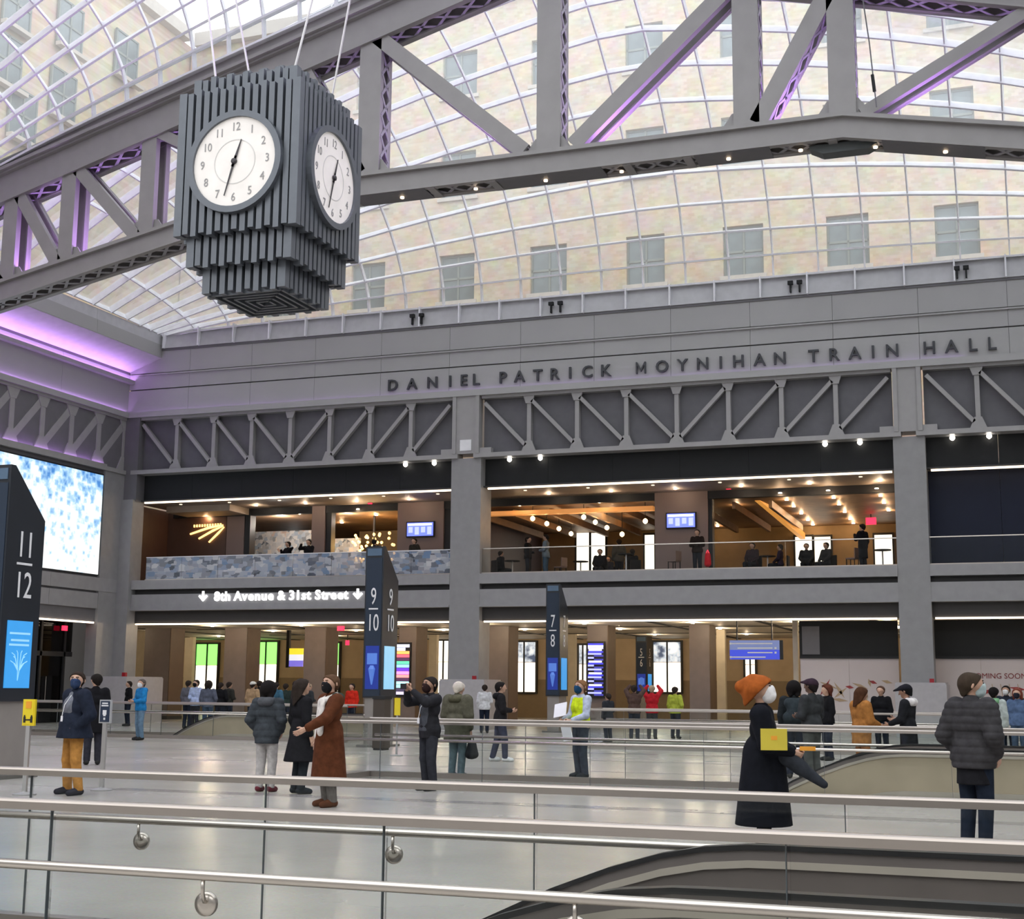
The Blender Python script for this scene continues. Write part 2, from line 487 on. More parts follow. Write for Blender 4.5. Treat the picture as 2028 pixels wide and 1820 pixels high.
lp('lip', M_STEEL, XL + .10, XL + .12, Y0L, D - 1.5, 10.98, 11.06)
v = MB().box(XL + .02, XL + .07, Y0L, D - 1.6, 10.99, 11.005).build('uplight_strip', MATS['violet_led_dim']); tag(v, 'thin violet light strip at the foot of the side wall truss', 'light strip')
s = MB().box(XL - .09, XL - .03, Y0L, 50.4, 4.16, 4.23).build('light_strip', M_STRIP)
tag(s, 'warm light strip over the dark doorway of the side wall', 'light strip', 'light strips along the ceiling edges')
# truss band of the left wall
t = thing('wall_truss', 'grey steel side wall truss above the big bright screen', 'truss', (0, 0, 0), 0, 'trusses along the side wall')
zt, zb = 13.36, 10.98
MB().box(XL - .6, XL - .45, Y0L, 51, zb, zt).build('backing_panel', M_TRPAN, t)
MB().box(XL - .5, XL + .12, Y0L, D, 10.80, 10.98).build('bottom_chord', M_STEEL, t)
MB().box(XL - .4, XL + .02, Y0L, D, zt - .12, zt).build('top_chord', M_STEEL, t)
dy = 1.88; n = 12; ye = 51.9
for i in range(n + 1):
    y = ye - dy * i
    MB().box(XL - .5, XL - .04, y - .14, y + .14, zb, zt - .1).build('post', M_STEEL, t)
    MB().prism([(y - .5, zb), (y + .5, zb), (y + .18, zb + .62), (y - .18, zb + .62)], 0, XL - .14, XL - .02).build('gusset_plate', M_STEEL, t)
    MB().prism([(y - .4, zt - .1), (y + .4, zt - .1), (y + .18, zt - .55), (y - .18, zt - .55)], 0, XL - .14, XL - .02).build('gusset_plate', M_STEEL, t)
    if i < n:
        MB().beam((XL - .22, y - .15, zt - .35), (XL - .22, y - dy + .15, zb + .35), .32, .34, (1, 0, 0)).build('diagonal', M_STEEL, t)
# corner column
t = thing('column', 'grey corner column between the bright screen and the picture-covered railing', 'column', (XL, 51.3, 0))
T = Matrix.Translation((-XL, -51.3, 0))
for nm, m, b in (('shaft', M_COLM, (XL - .5, XL + .05, 50.5, 52.1, 1.9, 10.8)), ('side_shaft', M_COLM, (XL - .3, XL + .66, 51.75, 52.6, 1.9, 9.66)),
                 ('base_block', M_STONE, (XL - .4, XL + 1.9, 50.2, 52.9, 0, 1.88)), ('base_cap', M_STONE, (XL - .35, XL + 1.86, 50.24, 52.9, 1.88, 1.93))):
    o = MB().box(*b).build(nm, m, t); o.matrix_parent_inverse = T
for b in ((XL - .5, XL + .7, 51.9, 52.7, 9.6, 13.4),):
    o = MB().box(*b).build('corner_filler', M_STEELD, t); o.matrix_parent_inverse = T
M_STROBE = mat('strobe_red', (.35, .01, .02), .4)
o = MB().box(XL + 1.3, XL + 1.46, 50.7, 50.85, 1.93, 2.1).build('fire_strobe', M_STROBE, t); o.matrix_parent_inverse = T
# other two sides of the hall (out of the picture, they close the room)
w = struct(MB().box(XR, XR + .5, -16, 74, 0, 16.6).build('wall_right', M_FASC))
w = struct(MB().box(XL - 6, XR + .5, -16.5, -16, 0, 16.6).build('wall_front', M_FASC))
w = struct(MB().box(XL - .6, XL - .1, -16, Y0L, 0, 16.6).build('wall_side', M_FASC))
# lower part of the left wall: dark glazed doors
d = struct(empty('door_1', (XL - 1, 46, 0)))
TD = Matrix.Translation((-XL + 1, -46, 0))
M_DOORG = glass('dark_door_glass', (.16, .15, .14), .12)
M_TAN = mat('tan_panel', (.50, .38, .24), .55, 0, .08, 1.5)
for nm, m, b in (('frame', M_BLACK, (XL - 1.2, XL - 1.05, 40, 50.4, 2.75, 2.95)), ('transom', M_DOORG, (XL - 1.15, XL - 1.1, 40, 50.4, 2.95, 4.2)),
                 ('lining', M_TAN, (XL - 3.2, XL - 3.0, 34, 50.4, 0, 4.2)), ('ceiling_panel', M_DARK2, (XL - 3.2, XL - .1, 34, 50.4, 4.2, 4.3))):
    o = MB().box(*b).build(nm, m, d); o.matrix_parent_inverse = TD
for k in range(7):
    y = 40.6 + 1.55 * k
    o = MB().box(XL - 1.2, XL - 1.05, y - .06, y + .06, 0, 4.2).build('mullion', M_BLACK, d); o.matrix_parent_inverse = TD
    if k < 6:
        o = MB().box(XL - 1.15, XL - 1.12, y + .06, y + 1.49, 0, 2.75).build('leaf', M_DOORG, d); o.matrix_parent_inverse = TD
        h = MB().tube([(XL - 1.0, y + .35, .9), (XL - 1.0, y + .35, 1.9)], .02, 6).build('handle', M_TUBE, d); h.matrix_parent_inverse = TD
MB().box(XL - .6, XL - .1, 14, 40, 0, 4.24).build('lower_panel', M_DARK2, wl_).matrix_parent_inverse = TL
lamp('doorway_lamp', (XL - 2, 47, 3.9), 60, (1, .75, .45), .1)

# ------------------------------------------------------------------ big screen on the left wall
t = thing('video_screen', 'huge bright blue and white video screen on the side wall', 'screen', (XL, 44.5, 6.2))
T = Matrix.Translation((-XL, -44.5, -6.2))
o = MB().box(XL - .07, XL + .02, 36, 50.45, 6.2, 10.62).build('housing', M_BLACK, t); o.matrix_parent_inverse = T
m = bpy.data.materials.new('screen_picture'); m.use_nodes = True; tt = m.node_tree; b = tt.nodes['Principled BSDF']
b.inputs['Base Color'].default_value = (.02, .02, .02, 1)
tx = tt.nodes.new('ShaderNodeTexCoord'); n1 = tt.nodes.new('ShaderNodeTexNoise'); n1.inputs['Scale'].default_value = 1.1; n1.inputs['Detail'].default_value = 9; n1.inputs['Roughness'].default_value = .7
n2 = tt.nodes.new('ShaderNodeTexVoronoi'); n2.inputs['Scale'].default_value = 3.2; n2.distance = 'CHEBYCHEV'
mxx = tt.nodes.new('ShaderNodeMix'); mxx.data_type = 'FLOAT'; mxx.inputs[0].default_value = .34
sp = tt.nodes.new('ShaderNodeSeparateXYZ'); mr = tt.nodes.new('ShaderNodeMapRange')
mr.inputs[1].default_value = 6.2; mr.inputs[2].default_value = 10.6; mr.inputs[3].default_value = .13; mr.inputs[4].default_value = -.06
ad = tt.nodes.new('ShaderNodeMath'); ad.operation = 'ADD'
rr = tt.nodes.new('ShaderNodeValToRGB'); e = rr.color_ramp.elements
for _ in range(2): e.new(.5)
for k, (p, c) in enumerate([(.30, (.06, .22, .55)), (.43, (.35, .58, .82)), (.52, (.80, .88, .90)), (.64, (.97, .96, .95))]): e[k].position = p; e[k].color = (*c, 1)
tt.links.new(tx.outputs['Object'], n1.inputs['Vector']); tt.links.new(tx.outputs['Object'], n2.inputs['Vector']); tt.links.new(tx.outputs['Object'], sp.inputs[0])
tt.links.new(n1.outputs['Fac'], mxx.inputs[2]); tt.links.new(n2.outputs['Distance'], mxx.inputs[3]); tt.links.new(sp.outputs[2], mr.inputs[0])
tt.links.new(mxx.outputs[0], ad.inputs[0]); tt.links.new(mr.outputs[0], ad.inputs[1]); tt.links.new(ad.outputs[0], rr.inputs['Fac'])
tt.links.new(rr.outputs['Color'], b.inputs['Emission Color']); b.inputs['Emission Strength'].default_value = .78
o = MB().box(XL + .02, XL + .05, 36.1, 50.38, 6.25, 10.55).build('display', m, t); o.matrix_parent_inverse = T


def proj(p):
    d = Vector(p) - cam.matrix_world.translation
    r, u, f = d.dot(Vector(R_)), d.dot(Vector(U_)), d.dot(Vector(F_))
    if f < .1: return None
    return W / 2 + FPX * r / f, H / 2 - FPX * u / f


def in_frame(p, m=60):
    q = proj(p); return q is not None and -m < q[0] < W + m and -m < q[1] < H + m


# ------------------------------------------------------------------ roof trusses
M_TR = mat('truss_paint', (.31, .295, .29), .42, 0, .05, 2)
M_LACE = mat('lacing_paint', (.33, .32, .345), .45)


def zb_(o):      # top of the bottom chord
    o = abs(o); return 17.0 - max(0, o - 8.4) * .2


def zt_(o):      # underside of the top chord
    return 22.9 - .27 * abs(o)


BAR = MB().box(-.5, .5, -.05, .05, -.012, .012).mesh('lacing_bar', M_LACE)


def lacing(parent, a, b, width, across, pitch, e=0., cross=True):
    """crossed flat bars between two parallel members from a to b; ACROSS the direction between the members"""
    a, b, ac = Vector(a), Vector(b), Vector(across).normalized()
    L = (b - a).length; n = max(1, int(L / pitch)); t = (b - a).normalized(); nn = t.cross(ac)
    for i in range(n):
        p = a + (b - a) * (i / n); q = a + (b - a) * ((i + 1) / n)
        for s in ((1, -1) if cross else ((1,) if i % 2 else (-1,))):
            u, v = p - ac * (s * width / 2), q + ac * (s * width / 2)
            if not in_frame((u + v) / 2, 30): continue
            d = v - u; ln = d.length; d.normalize(); w = nn.cross(d)
            o = link('lacing_bar', BAR, parent)
            o.matrix_parent_inverse = Matrix.Translation(-parent.location)
            o.matrix_basis = Matrix(((d.x * ln, w.x, nn.x, (u.x + v.x) / 2), (d.y * ln, w.y, nn.y, (u.y + v.y) / 2), (d.z * ln, w.z, nn.z, (u.z + v.z) / 2), (0, 0, 0, 1)))


def roof_truss(y0, y1, label, detail=True):
    t = thing('roof_truss', label, 'truss', (XC, (y0 + y1) / 2, 0))
    yc = (y0 + y1) / 2; T = Matrix.Translation((-XC, -yc, 0))

    def put(mb, name, m=M_TR):
        o = mb.build(name, m, t); o.matrix_parent_inverse = T; return o
    E_ = 24.8
    for seg in ((-E_, -8.4), (-8.4, 8.4), (8.4, E_)):
        a, b = seg; mb = MB(); za, zb = zb_(a), zb_(b)
        for yy0, yy1 in ((y0, y0 + .10), (y1 - .10, y1)):
            mb.add([(XC + a, yy0, za - .62), (XC + b, yy0, zb - .62), (XC + b, yy1, zb - .62), (XC + a, yy1, za - .62),
                    (XC + a, yy0, za), (XC + b, yy0, zb), (XC + b, yy1, zb), (XC + a, yy1, za)],
                   [(0, 3, 2, 1), (4, 5, 6, 7), (0, 1, 5, 4), (1, 2, 6, 5), (2, 3, 7, 6), (3, 0, 4, 7)])
        for dz0, dz1, ex in ((-.06, 0.06, .14), (-.64, -.56, .04)):     # top flange and bottom lip
            for yy0, yy1 in ((y0 - ex, y0 + .16), (y1 - .16, y1 + ex)):
                mb.add([(XC + a, yy0, za + dz0), (XC + b, yy0, zb + dz0), (XC + b, yy1, zb + dz0), (XC + a, yy1, za + dz0),
                        (XC + a, yy0, za + dz1), (XC + b, yy0, zb + dz1), (XC + b, yy1, zb + dz1), (XC + a, yy1, za + dz1)],
                       [(0, 3, 2, 1), (4, 5, 6, 7), (0, 1, 5, 4), (1, 2, 6, 5), (2, 3, 7, 6), (3, 0, 4, 7)])
        put(mb, 'bottom_chord')
        if detail: lacing(t, (XC + a, yc, za - .58), (XC + b, yc, zb - .58), .68, (0, 1, 0), .62)
        if detail:   # dark sheet added inside, stands for the shade behind the lattice
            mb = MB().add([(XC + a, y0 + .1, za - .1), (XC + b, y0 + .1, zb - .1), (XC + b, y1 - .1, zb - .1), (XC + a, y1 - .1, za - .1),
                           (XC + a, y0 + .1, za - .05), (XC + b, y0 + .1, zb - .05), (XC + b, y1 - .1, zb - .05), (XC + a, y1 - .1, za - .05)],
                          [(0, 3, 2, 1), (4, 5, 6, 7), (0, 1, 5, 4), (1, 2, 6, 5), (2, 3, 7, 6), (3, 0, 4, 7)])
            put(mb, 'shade_plate', M_STEELD)
    # solid batten plates and downlights of the flat middle
    for o in (-7.9, -3.7, -1.75, 2.35, 4.1, 8.1):
        put(MB().box(XC + o - .12, XC + o + .12, y0 + .02, y1 - .02, 16.33, 16.38), 'batten_plate')
    for a, b in ((-6.3, -3.9), (-1.6, 1.6), (4.3, 6.4), (9.4, 12)):
        s = lambda o: zb_(o) - .655
        put(MB().add([(XC + a, y0, s(a)), (XC + b, y0, s(b)), (XC + b, y1, s(b)), (XC + a, y1, s(a)), (XC + a, y0, s(a) + .03), (XC + b, y0, s(b) + .03), (XC + b, y1, s(b) + .03), (XC + a, y1, s(a) + .03)],
                     [(0, 3, 2, 1), (4, 5, 6, 7), (0, 1, 5, 4), (1, 2, 6, 5), (2, 3, 7, 6), (3, 0, 4, 7)]), 'batten_plate', M_STEELD)
    for o in (-4.8, -2.4, -.2, 2.1, 5.2, 7.2, 9.2, 11):
        put(MB().lathe([(.06, -.05), (.06, 0), (.04, .0)], (XC + o, yc, zb_(o) - .66), 12), 'downlight', mat('chord_lamp', (1, .85, .65), .5, emit=(1, .75, .5), es=2.2))
    # top chord: two slopes
    for sgn in (-1, 1):
        a, b = (sgn * E_, 0) if sgn < 0 else (0, sgn * E_)
        za, zb = zt_(a), zt_(b); mb = MB()
        for yy0, yy1, d0, d1 in ((y0, y0 + .1, 0, .95), (y1 - .1, y1, 0, .95), (y0 - .16, y0 + .2, .93, 1.0), (y1 - .2, y1 + .16, .93, 1.0),
                                 (y0 - .07, y0 + .16, -.03, .04), (y1 - .16, y1 + .07, -.03, .04), (y0 - .3, y1 + .3, 1.0, 1.12), (y0 - .12, y1 + .12, 1.12, 1.5)):
            mb.add([(XC + a, yy0, za + d0), (XC + b, yy0, zb + d0), (XC + b, yy1, zb + d0), (XC + a, yy1, za + d0),
                    (XC + a, yy0, za + d1), (XC + b, yy0, zb + d1), (XC + b, yy1, zb + d1), (XC + a, yy1, za + d1)],
                   [(0, 3, 2, 1), (4, 5, 6, 7), (0, 1, 5, 4), (1, 2, 6, 5), (2, 3, 7, 6), (3, 0, 4, 7)])
        put(mb, 'top_chord')
        if detail:
            lacing(t, (XC + a, yc, za + .03), (XC + b, yc, zb + .03), .68, (0, 1, 0), .8)
    # posts and diagonals: front and back member laced together at the sides
    def member(name, a, b, w, lace):
        """a, b: (offset, z)"""
        mb = MB()
        for yy in (y0 + .07, y1 - .07):
            mb.beam((XC + a[0], yy, a[1]), (XC + b[0], yy, b[1]), w, .09)
            for s in (-1, 1):
                d = Vector((b[0] - a[0], 0, b[1] - a[1])).normalized(); nx, nz_ = d.z * s * (w / 2 - .03), -d.x * s * (w / 2 - .03)
                yi = yy + (.1 if yy < yc else -.1)
                mb.beam((XC + a[0] + nx, yi, a[1] + nz_), (XC + b[0] + nx, yi, b[1] + nz_), .05, .17)
        put(mb, name)
        if lace and detail:
            d = Vector((b[0] - a[0], 0, b[1] - a[1])).normalized()
            for s in (1,):
                nx, nz_ = d.z * s * (w / 2), -d.x * s * (w / 2)
                lacing(t, (XC + a[0] + nx, yc, a[1] + nz_), (XC + b[0] + nx, yc, b[1] + nz_), .6, (0, 1, 0), .62)
    for o in (0, 5.79, 8.4, 13.69, 16.76, 19.05, 21.8):
        for s in ((1,) if o == 0 else (-1, 1)):
            member('post', (s * o, zb_(o) - .1), (s * o, zt_(o) + .3), .72 if o < 9 else .55, o < 9)
            put(MB().prism([(XC + s * o - .75, zb_(o) + .02), (XC + s * o + .75, zb_(o) + .02), (XC + s * o + .42, zb_(o) + .5), (XC + s * o - .42, zb_(o) + .5)], 1, y0 + .12, y0 + .16), 'gusset_plate')
    for s in (-1, 1):
        member('diagonal', (s * 5.6, zt_(5.6) + .1), (s * .75, 17.15), .48, False)
        member('diagonal', (s * 6.1, 17.1), (s * 8.15, zt_(8.2) + .1), .5, True)
        member('diagonal', (s * 8.9, 17.0), (s * 13.4, zt_(13.4) + .1), .34, False)
        member('diagonal', (s * 14.0, zb_(14)), (s * 16.5, zt_(16.5) + .1), .42, False)
        member('diagonal', (s * 17.05, zb_(17)), (s * 18.8, zt_(18.8) + .1), .42, False)
        member('diagonal', (s * 19.3, zb_(19.3)), (s * 21.5, zt_(21.5) + .1), .42, False)
    # violet uplights inside the chord
    for o in (-22, -17.8, -15.2, -11.0, -6.9, -3., 2.4, 4.9, 7.6, 11):
        z = zb_(o) - .045
        put(MB().beam((XC + o - .7, yc, zb_(o - .7) - .03), (XC + o + .7, yc, zb_(o + .7) - .03), .03, .24), 'uplight', MATS['violet_led_tr'])
    return t


mat('violet_led_tr', (.6, .4, 1), .5, emit=(.60, .30, 1), es=42)
tr1 = roof_truss(YT0, YT1, 'grey riveted roof truss spanning the hall behind the hanging clock')
TT = Matrix.Translation((-XC, -(YT0 + YT1) / 2, 0))
p, q = PY(1703, -40, YT0 - .25), PY(1736, 212, YT0 - .25)
o = MB().tube([p, (p + q) / 2 + np.array([.03, 0, 0]), q], .018, 6).build('hanger_wire', M_STEELD, tr1); o.matrix_parent_inverse = TT
o = MB().tube([p * .25 + q * .75, p * .12 + q * .88], .045, 8).build('turnbuckle', M_DARK, tr1); o.matrix_parent_inverse = TT
for s_ in (-1, 1):
    x = XC + s_ * 8.4
    o = MB().prism([(x - .95, 16.28), (x - .6, 16.10), (x + .6, 16.10), (x + .95, 16.28), (x + .95, 16.36), (x - .95, 16.36)], 1, YT0 + .3, YT1 - .1).build('kink_box', mat('kink_paint', (.09, .10, .10), .5), tr1); o.matrix_parent_inverse = TT
YM = 20.9
tr2 = roof_truss(YM - .43, YM + .43, 'grey roof truss that carries the hanging clock', False)

# ------------------------------------------------------------------ glass vaults
def vault(label, ya, yb, za, zb, bulge, nv, nx=28):
    """za, zb: heights at both edges as functions of the offset from the middle; panes, ribs along and across"""
    root = struct(empty(label, (XC, (ya + yb) / 2, 0))); T = Matrix.Translation((-XC, -(ya + yb) / 2, 0))
    x0, x1 = XL + 1.55, XR - .3

    def P(i, j):
        x = x0 + (x1 - x0) * i / nx; o = x - XC; ph = math.pi * j / nv; v = (1 - math.cos(ph)) / 2
        u = min(1, abs(o) / 23.35)
        B = bulge * (1 - u ** 2.2)
        return Vector((x, ya + (yb - ya) * v, za(o) * (1 - v) + zb(o) * v + B * math.sin(ph)))
    G = [[P(i, j) for j in range(nv + 1)] for i in range(nx + 1)]

    def normal(i, j):
        a = G[min(i + 1, nx)][j] - G[max(i - 1, 0)][j]; b = G[i][min(j + 1, nv)] - G[i][max(j - 1, 0)]
        n = a.cross(b).normalized(); return n if n.z > 0 else -n

    def fin(ids, w, up, dn, name):
        vs, fs = [], []; pts = [G[i][j] for i, j in ids]; m = len(pts)
        for k, (i, j) in enumerate(ids):
            n = normal(i, j); t = (pts[min(k + 1, m - 1)] - pts[max(k - 1, 0)]).normalized(); u = t.cross(n).normalized() * (w / 2)
            vs += [pts[k] - u - n * dn, pts[k] + u - n * dn, pts[k] + u + n * up, pts[k] - u + n * up]
        for k in range(m - 1):
            for q in range(4): fs.append((4 * k + q, 4 * k + (q + 1) % 4, 4 * k + 4 + (q + 1) % 4, 4 * k + 4 + q))
        fs += [(0, 3, 2, 1), (4 * m - 4, 4 * m - 3, 4 * m - 2, 4 * m - 1)]
        o = MB().add(vs, fs).build(name, M_RIB, root); o.matrix_parent_inverse = T
    for j in range(nv + 1): fin([(i, j) for i in range(nx + 1)], .07, .03, .26, 'rib')
    for i in range(nx + 1): fin([(i, j) for j in range(nv + 1)], .05, .03, .20, 'cross_rib')
    cells = []
    for i in range(nx):
        for j in range(nv):
            q = [G[i][j], G[i + 1][j], G[i + 1][j + 1], G[i][j + 1]]; c = (q[0] + q[1] + q[2] + q[3]) / 4
            ok = in_frame(c, 80); ar = 0
            pp = [proj(p) for p in q]
            if ok and all(pp):
                ar = abs(sum(pp[k][0] * pp[(k + 1) % 4][1] - pp[(k + 1) % 4][0] * pp[k][1] for k in range(4))) / 2
            cells.append((-ar, i, j, q))
    cells.sort(key=lambda c: c[0])
    rest = MB()
    for k, (ar, i, j, q) in enumerate(cells):
        n = (q[1] - q[0]).cross(q[3] - q[0]).normalized() * .012
        c = (q[0] + q[1] + q[2] + q[3]) / 4; q = [c + (p - c) * .97 for p in q]
        vs = [p - n for p in q] + [p + n for p in q]; fs = [(0, 3, 2, 1), (4, 5, 6, 7), (0, 1, 5, 4), (1, 2, 6, 5), (2, 3, 7, 6), (3, 0, 4, 7)]
        if k < 300 and ar < 0: o = MB().add(vs, fs).build('pane', M_GLASSP, root); o.matrix_parent_inverse = T
        else: rest.add(vs, fs)
    if rest.v:
        o = rest.build('more_panes', M_GLASSP, root); o.matrix_parent_inverse = T; o['kind'] = 'stuff'
    return G


ztop = lambda o: zt_(o) + 1.5 - .75 * min(1, abs(o) / 23.35) ** 6
zw = lambda o: 17.28
vault('ceiling_far', D + .1, YT1 + .1, zw, ztop, 4.6, 17)
vault('ceiling_near', YT0 - .1, YM + .5, ztop, ztop, 5.2, 19, 38)
vault('ceiling_front', YM - .5, 5., ztop, ztop, 5.2, 6, 14)

# ------------------------------------------------------------------ building seen through the glass
def brick_material():
    m = bpy.data.materials.new('pale_brick'); m.use_nodes = True; t = m.node_tree; b = t.nodes['Principled BSDF']
    tx = t.nodes.new('ShaderNodeTexCoord'); mp = t.nodes.new('ShaderNodeMapping'); mp.inputs['Rotation'].default_value = (math.pi / 2, 0, 0)
    br = t.nodes.new('ShaderNodeTexBrick'); br.inputs['Scale'].default_value = 1.6; br.inputs['Mortar Size'].default_value = .012
    br.inputs['Color1'].default_value = (.60, .50, .385, 1); br.inputs['Color2'].default_value = (.50, .405, .30, 1); br.inputs['Mortar'].default_value = (.52, .46, .38, 1)
    n = t.nodes.new('ShaderNodeTexNoise'); n.inputs['Scale'].default_value = 1.2; n.inputs['Detail'].default_value = 6
    mx = t.nodes.new('ShaderNodeMix'); mx.data_type = 'RGBA'; mx.blend_type = 'SOFT_LIGHT'; mx.inputs[0].default_value = .6
    t.links.new(tx.outputs['Object'], mp.inputs['Vector']); t.links.new(mp.outputs[0], br.inputs['Vector']); t.links.new(tx.outputs['Object'], n.inputs['Vector'])
    t.links.new(br.outputs['Color'], mx.inputs[6]); t.links.new(n.outputs['Color'], mx.inputs[7]); t.links.new(mx.outputs[2], b.inputs['Base Color'])
    b.inputs['Roughness'].default_value = .9
    return m


M_BRICK = brick_material()
M_WFR = mat('window_frame_green', (.20, .235, .22), .5)
M_WGL = mat('window_glass', (.16, .21, .225), .12, 0, .3, .6)
M_SILL = mat('limestone_sill', (.52, .48, .43), .7)
DF = 66.
bd = thing('building', 'pale brick courtyard building with tall windows seen behind the far glass vault', 'building', (XC, DF, 0))
TB = Matrix.Translation((-XC, -DF, 0))
ztopF = float(PY(900, 14, DF)[2])
wins = []
for k, px in enumerate((560, 730, 905, 1086, 1278, 1472, 1680, 1898, 2120)):
    X = XA(px, DF, 512)
    for zc in (float(PY(1278, 514, DF)[2]), float(PY(1278, 300, DF)[2]), float(PY(1278, 92, DF)[2])):
        wins.append((X, zc))
xs = sorted(set(w[0] for w in wins)); zs = sorted(set(w[1] for w in wins)); ww, wh = 1.0, 1.28
mb = MB(); prev = -43.9
for X in xs + [None]:
    x1 = X - ww if X is not None else XR + 14
    mb.box(prev, x1, DF, DF + 1, 9.9, ztopF)
    if X is None: break
    z = 9.9
    for zc in zs + [None]:
        mb.box(x1, X + ww, DF, DF + 1, z, zc - wh if zc else ztopF)
        if zc is None: break
        z = zc + wh
    prev = X + ww
o = mb.build('wall', M_BRICK, bd); o.matrix_parent_inverse = TB
o = MB().box(-43.4, XR + 14, DF - .5, DF + 1, ztopF, ztopF + .8).build('cornice', M_SILL, bd); o.matrix_parent_inverse = TB


def win_meshes():
    f = MB()
    for a in ((-ww, -ww + .1, -wh, wh), (ww - .1, ww, -wh, wh), (-ww, ww, -wh, -wh + .12), (-ww, ww, wh - .1, wh), (-.05, .05, -wh, wh), (-ww, ww, -.06, .06)):
        f.box(a[0], a[1], .22, .34, a[2], a[3])
    return f.mesh('window', M_WFR), MB().box(0, ww - .15, .27, .30, .06, wh - .1).mesh('pane', M_WGL), MB().box(-ww - .15, ww + .15, -.14, .2, -wh - .2, -wh).mesh('sill', M_SILL)


WM, PM, SM = win_meshes()
for X, zc in wins:
    f = link('window', WM, bd); f.matrix_parent_inverse = TB; f.location = (X, DF, zc)
    for dx in (-ww + .1, .05):
        for dz in (-wh + .04, 0): link('pane', PM, f, (dx, 0, dz))
    link('sill', SM, f)
# side wing, left of the hall
XW = -44.
wg = thing('building', 'pale brick side wing with windows seen through the glass above the roof truss', 'building', (XW, 40, 0))
TW = Matrix.Translation((-XW, -40, 0))
zW = float(PX(320, 48, XW)[2])
o = MB().box(XW - 2, XW, 5, DF + 1, 6, zW).build('wall', M_BRICK, wg); o.matrix_parent_inverse = TW
o = MB().box(XW - 2, XW + .5, 5, DF - .6, zW, zW + .7).build('cornice', M_SILL, wg); o.matrix_parent_inverse = TW
for px, py in ((135, 55), (246, 115), (30, 10), (10, 120), (120, 190), (40, 230), (-60, 60)):
    p = PX(px, py, XW)
    f = link('window', WM, wg); f.matrix_parent_inverse = TW; f.location = (XW + .42, p[1], p[2]); f.rotation_euler = (0, 0, math.pi / 2)
    for dx in (-ww + .1, .05):
        for dz in (-wh + .04, 0): link('pane', PM, f, (dx, 0, dz))
    link('sill', SM, f)

# ------------------------------------------------------------------ hanging clock
M_CLK = mat('clock_fins', (.125, .137, .157), .38, .35, .05, 6)
M_CLKD = mat('clock_core', (.05, .056, .066), .6)
M_DIAL = mat('clock_dial', (.74, .70, .665), .4, emit=(1, .94, .88), es=.12)
M_NUM = mat('clock_numeral', (.34, .33, .33), .5)
CY0 = 19.75
p = PY(468, 322, CY0); CX = float(p[0]); CZ = float(p[2])
HW = 1.19
ck = thing('hanging_clock', 'four-sided dark grey finned clock hanging from cables with white dials', 'clock', (CX, CY0 + HW, CZ))
fin_d = .16


def fin_ring(hw, z0, z1, n, d, fw):
    cw = .15
    ms = [MB().box(-fw / 2, fw / 2, 0, d, z0 - dz - CZ, z1 + dz - CZ).mesh('fin', M_CLK) for dz in (0., .05)]
    for s in range(4):
        a = s * math.pi / 2; c, q = math.cos(a), math.sin(a)
        for k in range(n):
            x = (k - (n - 1) / 2) * (2 * (hw - cw)) / n
            link('fin', ms[k % 2], ck, (c * x + q * hw, q * x - c * hw, 0), (0, 0, a))
    for sx in (-1, 1):
        for sy in (-1, 1):
            cm = MB(); cm.box(min(sx * hw, sx * (hw - cw)), max(sx * hw, sx * (hw - cw)), min(sy * hw, sy * (hw - cw)), max(sy * hw, sy * (hw - cw)), z0 - .02 - CZ, z1 + .02 - CZ)
            cm.build('corner_post', M_CLK, ck)


zk = lambda y: float(PY(470, y, CY0)[2])
zA0, zA1 = zk(452) - .0, zk(172)
fin_ring(HW, zA0, zA1, 13, fin_d, .105)
fin_ring(HW - .17, zA0 - .52, zA1 + .30, 11, .13, .105)
fin_ring(HW - .38, zA0 - .95, zA1 + .42, 8, .13, .105)
MB().box(-HW + .10, HW - .10, -HW + .10, HW - .10, zA0 + .03 - CZ, zA1 - .05 - CZ).build('core', M_CLKD, ck)
MB().box(-HW + .30, HW - .30, -HW + .30, HW - .30, zA0 - .48 - CZ, zA1 + .24 - CZ).build('core', M_CLKD, ck)
MB().box(-HW + .51, HW - .51, -HW + .51, HW - .51, zA0 - .86 - CZ, zA1 + .36 - CZ).build('core', M_CLKD, ck)
